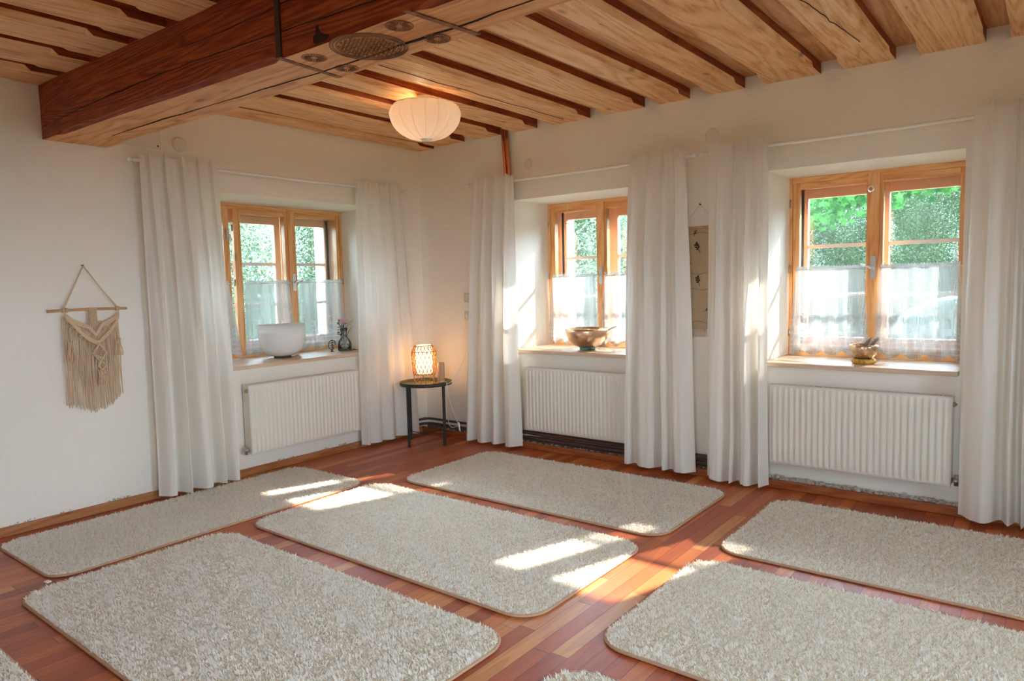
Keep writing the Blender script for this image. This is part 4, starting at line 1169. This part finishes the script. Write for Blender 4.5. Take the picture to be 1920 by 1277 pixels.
# vase with flowers
vx, vy = -.205, -.67
v = empty('glass_vase', (vx, vy, ZSI)); MT['vglass'] = clear_glass('vase_glass', (.96, .985, .98))
m = MB(); m.lathe((vx, vy, ZSI), [(.0005, 0), (.048, .0), (.056, .010), (.057, .06), (.050, .085), (.028, .11), (.022, .135), (.023, .165), (.030, .19), (.028, .19), (.021, .165), (.020, .135), (.026, .112), (.047, .084), (.054, .06), (.053, .012), (.0005, .006)], 40)
child(m.build('vase_body', MT['vglass']), v); tag(v, 'small clear glass vase on the left window sill', 'vase')
m = MB(); m.lathe((vx, vy, ZSI), [(.0005, .008), (.051, .013), (.052, .055), (.0005, .056)], 32); child(m.build('water', clear_glass('water', (.93, .97, .96))), v)
G1 = leaf_mat('flower_leaf', (.03, .07, .03), (.10, .16, .09)); MT['pink'] = plain('pink_petal', (.80, .42, .50), .7); MT['cream'] = plain('cream_petal', (.85, .86, .74), .7)
MT['stem'] = plain('stem_green', (.06, .12, .05), .6)
def flower(x, y, z, r, layers, mat, label, stem_to):
    e = empty('cut_flower', (x, y, z)); m = MB(); rn_ = random.Random(int(x*1e4)); 
    for L_ in range(layers):
        k = 5+L_*3; rr = r*(L_+1)/layers; tilt = .25+.9*L_/layers
        for i in range(k):
            a = 2*PI*i/k+L_*.7+rn_.uniform(-.1, .1); d = Vector((math.cos(a), math.sin(a), 0)); s_ = Vector((-d.y, d.x, 0)); w_ = rr*.9*PI/k*1.3
            up = Vector((0, 0, 1)); b = Vector((x, y, z-.3*r)); md = b+d*rr*.55*math.sin(tilt)+up*rr*.55*math.cos(tilt)*1.6; tp = b+d*rr*math.sin(tilt)*1.05+up*(rr*math.cos(tilt)*1.3+.002)
            m.add([b, md+s_*w_, tp+s_*w_*.5, tp-s_*w_*.5, md-s_*w_], [(0, 1, 4), (1, 2, 3, 4)], sm=True)
    child(m.build('petals', mat), e)
    m = MB(); m.tube(smooth_path([(x, y, z-.3*r), ((x+stem_to[0])/2, (y+stem_to[1])/2, z-.06), stem_to], 5), .0022, 6); child(m.build('stem', MT['stem']), e)
    tag(e, label, 'flower'); return e
flower(vx+.012, vy-.012, ZSI+.240, .058, 5, MT['pink'], 'pink rose bloom in the glass vase', (vx-.01, vy-.025, ZSI+.02))
flower(vx-.01, vy+.052, ZSI+.238, .066, 5, MT['cream'], 'cream white bloom right of the pink rose in the vase', (vx, vy-.010, ZSI+.02))
flower(vx+.03, vy+.055, ZSI+.205, .042, 4, MT['cream'], 'small cream bloom lowest on the right of the vase', (vx+.01, vy-.01, ZSI+.03))
m = MB(); rn_ = random.Random(8)
for i in range(48):
    t_ = rn_.random(); p = Vector((vx+rn_.uniform(-.03, .03), vy-.02+rn_.uniform(-.05, .02)*(.4+t_), ZSI+.12+.12*t_)); d = Vector((rn_.uniform(-1, 1), rn_.uniform(-1, 1), rn_.uniform(-.6, 1))).normalized(); s_ = d.orthogonal().normalized(); q = .014
    m.add([p, p+d*q+s_*q*.4, p+d*q*2, p+d*q-s_*q*.4], [(0, 1, 2, 3)])
for i in range(8): m.tube([(vx, vy-.015, ZSI+.05), (vx+rn_.uniform(-.01, .01), vy-.01, ZSI+.16), (vx+rn_.uniform(-.04, .04), vy-.03+rn_.uniform(-.05, .03), ZSI+.24)], .0015, 5)
tag(m.build('green_sprig', G1), 'dark green leafy sprigs and stems in the glass vase', 'foliage', kind='stuff')
# metal treble clef ornament
m = MB(); qx, qy, qz = -.235, -.775, ZSI
ringp = [(qx, qy+.037*math.cos(a_), qz+.058+.037*math.sin(a_)) for a_ in [math.radians(-60+300*k/30*-1) for k in range(31)]]
m.tube(ringp, .0035, 8); m.tube([(qx, qy, qz+.020), (qx, qy, qz+.094)], .003, 6); m.tube([(qx, qy-.004, qz), (qx, qy, qz+.024)], [.008, .003], 8)
for s in (1, -1):
    m.tube([(qx, qy+s*(.006+.012*math.cos(a_)*.9+.006), qz+.064+.012*math.sin(a_)) for a_ in [k*.5 for k in range(11)]], .0026, 6)
m.tube([(qx, qy-.012, qz+.035), (qx, qy+.0, qz+.045), (qx, qy+.012, qz+.03)], .0026, 6)
m.lathe((qx, qy, qz), [(.0005, 0), (.016, 0), (.014, .004), (.0005, .005)], 16)
tag(m.build('metal_ornament', MT['black']), 'small black wrought metal ring ornament left of the vase', 'ornament')
m = MB(); rn_ = random.Random(4)
for i in range(14):
    a = 2*PI*i/14; d = Vector((math.cos(a), math.sin(a), .4)); s_ = Vector((-d.y, d.x, 0)); p = Vector((-.17, -.605, ZSI+.005)); m.add([p, p+d*.008+s_*.006, p+d*.014, p+d*.008-s_*.006], [(0, 1, 2, 3)])
m.tube([(-.17, -.605, ZSI+.004), (-.15, -.575, ZSI+.004)], .002, 5); m.tube([(-.175, -.61, ZSI+.004), (-.165, -.65, ZSI+.003)], .003, 5)
tag(m.build('dried_rose', plain('dried_rose', (.16, .02, .02), .8)), 'tiny dried dark red rose on the sill right of the vase', 'flower')
# crystal balls on threads
def crystal(x, y, z, r, label, ztop):
    e = empty('crystal_ball', (x, y, z)); m = MB(); n = 10
    m.lathe((x, y, z), [(max(.0004, r*math.sin(PI*k/n)), r*math.cos(PI*k/n)) for k in range(n+1)], 12)
    o = child(m.build('faceted_ball', clear_glass('crystal', (.9, .93, .95))), e)
    m = MB(); m.tube([(x, y, z+r), (x, y, ztop)], .0008, 5); child(m.build('thread', MT['white']), e)
    tag(e, label, 'crystal', 'window crystals')
crystal(3.566, .36, 1.84, .020, 'faceted crystal ball hanging in front of the right-hand window', ZT)
crystal(1.345, .385, 1.775, .018, 'faceted crystal ball hanging in front of the middle window', ZT)

# ================================================================== OUTSIDE
def ground_mat(name, c1, c2, s):
    g = N(name); return g.done(g.bsdf(color=g.mix(g.noise(g.obj(), s, 5).outputs[0], c1, c2), rough=.95))
struct(MB().box(-45, 45, -45, 45, -.35, -.30).build('outdoor_ground', ground_mat('meadow_ground', (.03, .05, .02), (.07, .08, .04), 3)))  # meadow ground around the house
m = MB(); m.box(-12, 14, .93, 6.6, -.30, -.27); o = struct(m.build('yard_ground', ground_mat('gravel_yard', (.032, .038, .030), (.050, .056, .046), 8)))  # gravel ground of the yard
def foliage_mesh(name, n, size, seed, mats, shell=.55, asp=2.4):
    rng = np.random.default_rng(seed); d = rng.normal(size=(n, 3)); d /= np.linalg.norm(d, axis=1)[:, None]
    lump = 1+.18*np.sin(d[:, 0]*5+seed)*np.cos(d[:, 1]*4)+.14*np.sin(d[:, 2]*9+d[:, 0]*6)
    r = (shell+(1-shell)*rng.random(n)**.7)*lump; p = d*r[:, None]; p[:, 2] *= asp
    a = rng.normal(size=(n, 3)); a /= np.linalg.norm(a, axis=1)[:, None]; b = np.cross(a, rng.normal(size=(n, 3))); b /= np.linalg.norm(b, axis=1)[:, None]
    s = size*rng.uniform(.6, 1.3, n)[:, None]
    V = np.stack([p-a*s, p+b*s*.45, p+a*s, p-b*s*.45], 1)
    me = bpy.data.meshes.new(name); me.vertices.add(n*4); me.vertices.foreach_set('co', V.ravel()); me.loops.add(n*4); me.loops.foreach_set('vertex_index', np.arange(n*4))
    me.polygons.add(n); me.polygons.foreach_set('loop_start', np.arange(n)*4)
    try: me.polygons.foreach_set('loop_total', np.full(n, 4))
    except Exception: pass
    me.update(calc_edges=True); me.materials.append(mats); return me
LA = leaf_mat('leaf_dark', (.006, .018, .006), (.024, .050, .017)); LB = leaf_mat('leaf_mid', (.010, .026, .009), (.038, .070, .025)); LC = leaf_mat('leaf_bright', (.001, .028, .003), (.030, .13, .022)); LD = leaf_mat('leaf_pale', (.020, .040, .020), (.12, .16, .10)); LE = leaf_mat('leaf_sunny', (.009, .024, .010), (.05, .08, .042))
FM = [foliage_mesh('leaves_dense', 42000, .026, 1, LA), foliage_mesh('leaves_mid', 42000, .026, 2, LB), foliage_mesh('leaves_pale', 26000, .026, 3, LD, .2, 1.75), foliage_mesh('leaves_sunny', 40000, .026, 4, LE, .3)]
MT['bark'] = plain('bark', (.10, .07, .05), .9, bump=.6, bscale=20)
def tree(x, y, z, sx, sy, sz, k, label, group, cat='tree', name='garden_tree'):
    e = empty(name, (x, y, -.30)); o = bpy.data.objects.new('crown', FM[k]); COL.objects.link(o); o.scale = (sx, sx, sx); o.location = (0, 0, z+.30); o.parent = e; o.rotation_euler.z = (x*7+y*3) % 6
    o['kind'] = 'stuff'
    m = MB(); m.tube([(x, y, -.3), (x+.05*sx, y, z-.3*sz), (x, y, z+.2*sz)], [.10*sx**.5, .07*sx**.5, .02], 8); child(m.build('trunk', MT['bark']), e)
    tag(e, label, cat, group); return e
spots = []
for k_ in range(8): spots.append((-10.9+2.75*k_, 11.6+.2*(k_ % 2), 1.1+.2*((k_*7) % 3), 1.05, 1.15, 2.5+.25*((k_*5) % 3), k_ % 2))
for k_ in range(7): spots.append((-12.2+3.3*k_, 15.6, 1.5, 1.26, 1.3, 3.6, (k_+1) % 2))
for i_, s_ in enumerate(spots):
    row = 'front row of the hedge' if i_ < 8 else 'taller back row of the hedge'
    tree(*s_[:7], 'dark green tree in the %s, %s from the left' % (row, ORD[i_ if i_ < 8 else i_-8]), 'hedge trees beyond the right wall windows')
LSP = [(-6.3, 1.75, 1.4, 1.2, 1.15, 2.2, 2), (-6.6, -1.3, 1.5, 1.2, 1.2, 2.3, 3), (-6.5, 4.75, 1.4, 1.2, 1.2, 2.3, 3), (-10.2, 3.0, 1.8, 1.5, 1.4, 2.6, 3), (-10.2, 7.2, 1.6, 1.5, 1.4, 2.6, 2), (-10.4, -1.2, 1.8, 1.4, 1.4, 2.8, 3)]
wl = ['with loose leaves, nearest to the left window', 'nearest on the left beyond the left window', 'nearest on the right beyond the left window', 'in the back row, middle one beyond the left window', 'in the back row, right one beyond the left window', 'in the back row, left one beyond the left window']
for s_, w_ in zip(LSP, wl): tree(*s_[:7], 'pale garden tree %s' % w_, 'garden trees outside the left window')
# pale sunlit shrub outside middle and right windows (nearer)
tree(-1.1, 6.0, 1.1, 1.1, .8, 1.5, 2, 'pale sunlit shrub just outside the middle window', 'shrubs near the house', 'shrub', 'garden_shrub')
tree(1.15, 5.0, 1.6, .55, .45, .65, 2, 'pale flowering shrub in the left casement of the right-hand window', 'shrubs near the house', 'shrub', 'garden_shrub')
# maple branch hanging in front of the right hand window
e = empty('maple_branch', (3.2, 3.4, 2.6)); m = MB(); m.tube([(5.2, 3.8, 3.1), (4.2, 3.5, 2.75), (3.2, 3.3, 2.45), (2.3, 3.2, 2.25)], [.04, .03, .018, .008], 7); child(m.build('bough', MT['bark']), e)
m = MB(); rn_ = random.Random(12)
for i in range(1900):
    t_ = rn_.random(); x = 5.0-2.9*t_; z = 2.95-.72*t_; p = Vector((x+rn_.uniform(-.25, .25), 3.35+rn_.uniform(-.4, .4), z-.02-rn_.random()**1.3*.42-.05))
    a = rn_.uniform(0, 2*PI); nrm = Vector((rn_.uniform(-.5, .5), -1, rn_.uniform(.2, 1))).normalized(); u_ = nrm.orthogonal().normalized(); w_ = nrm.cross(u_)
    pts = []
    for k in range(10):
        th = a+2*PI*k/10; r_ = .048 if k % 2 == 0 else .022
        pts.append(p+(u_*math.cos(th)+w_*math.sin(th))*r_)
    m.add(pts, [tuple(range(10))])
o = child(m.build('leaves', LC), e); o['kind'] = 'stuff'
tag(e, 'bright green maple branch hanging at the top of the right-hand window view', 'branch')
# wooded hillside far behind
rows = [[(-30+60*i/60, 20+10*j/12, -.3+7.5*(j/12)**.7+.9*noise.noise(Vector((i*.35, j*.4, 2)))) for i in range(61)] for j in range(13)]
m = MB(); m.grid(rows); struct(m.build('far_hill', ground_mat('wooded_hillside', (.008, .018, .008), (.022, .040, .019), 5)))
rows = [[(-16-8*j/10, -14+40*i/50, -.3+5.5*(j/10)**.7+.8*noise.noise(Vector((i*.4, j*.4, 9)))) for i in range(51)] for j in range(11)]
m = MB(); m.grid(rows); struct(m.build('left_hill', ground_mat('wooded_slope', (.014, .032, .014), (.045, .075, .038), 5)))  # slope added to cover the bright low sky between the leaves
# parked car beyond the right window
car = empty('parked_car', (5.2, 4.6, -.27)); MT['carpaint'] = plain('silver_car_paint', (.06, .085, .08), .25, .6, vary=.02); MT['carglass'] = plain('dark_car_glass', (.06, .10, .09), .08, vary=.02, spec=.8); MT['tyre'] = plain('tyre', (.02, .02, .02), .8)
cyb0, cyb1 = 3.75, 5.45; cb = -.27
body = [(3.10, .25), (3.04, .55), (3.10, .95), (3.20, 1.14), (3.45, 1.27), (4.05, 1.36), (4.7, 1.40), (7.2, 1.40), (7.32, 1.1), (7.3, .3), (6.9, .25)]
m = MB(); m.prism([(a, b+cb+.05) for a, b in body], cyb0, cyb1, axis=1)
o = child(recalc(m.build('car_body', MT['carpaint'], bevel=.07)), car)
cabin = [(3.98, 1.30), (4.55, 1.92), (4.9, 2.02), (6.5, 2.02), (7.1, 1.40)]
m = MB(); m.prism([(a, b+cb+.05) for a, b in cabin], cyb0+.12, cyb1-.12, axis=1); child(recalc(m.build('cabin', MT['carglass'], bevel=.05)), car)
m = MB()
for yy in (cyb0+.10, cyb1-.10):
    m.tube([(a, yy, b+cb+.05) for a, b in cabin], .028, 8); m.tube([(5.2, yy, 1.4+cb), (5.2, yy, 2.04+cb)], .025, 8)
m.box(4.75, 6.6, cyb0+.12, cyb1-.12, 2.03+cb, 2.08+cb); child(m.build('roof_and_pillars', MT['carpaint']), car)
m = MB(); m.lathe((4.18, cyb0-.10, 1.47+cb+.05), [(.0005, -.07), (.07, -.06), (.09, 0), (.07, .05), (.0005, .06)], 16, axis=0); m.tube([(4.2, cyb0, 1.40+cb), (4.18, cyb0-.08, 1.47+cb)], .02, 6); child(m.build('wing_mirror', MT['carpaint']), car)
for xw in (3.85, 6.5):
    for yw in (cyb0+.02, cyb1-.22):
        m = MB(); m.lathe((xw, yw, .34+cb), [(.05, .0), (.22, .0), (.23, .02), (.34, .02), (.35, .05), (.35, .17), (.34, .2), (.05, .2)], 32, axis=1); child(m.build('wheel', [MT['tyre']]), car)
tag(car, 'silver car parked in the yard, seen through the right-hand window', 'car')
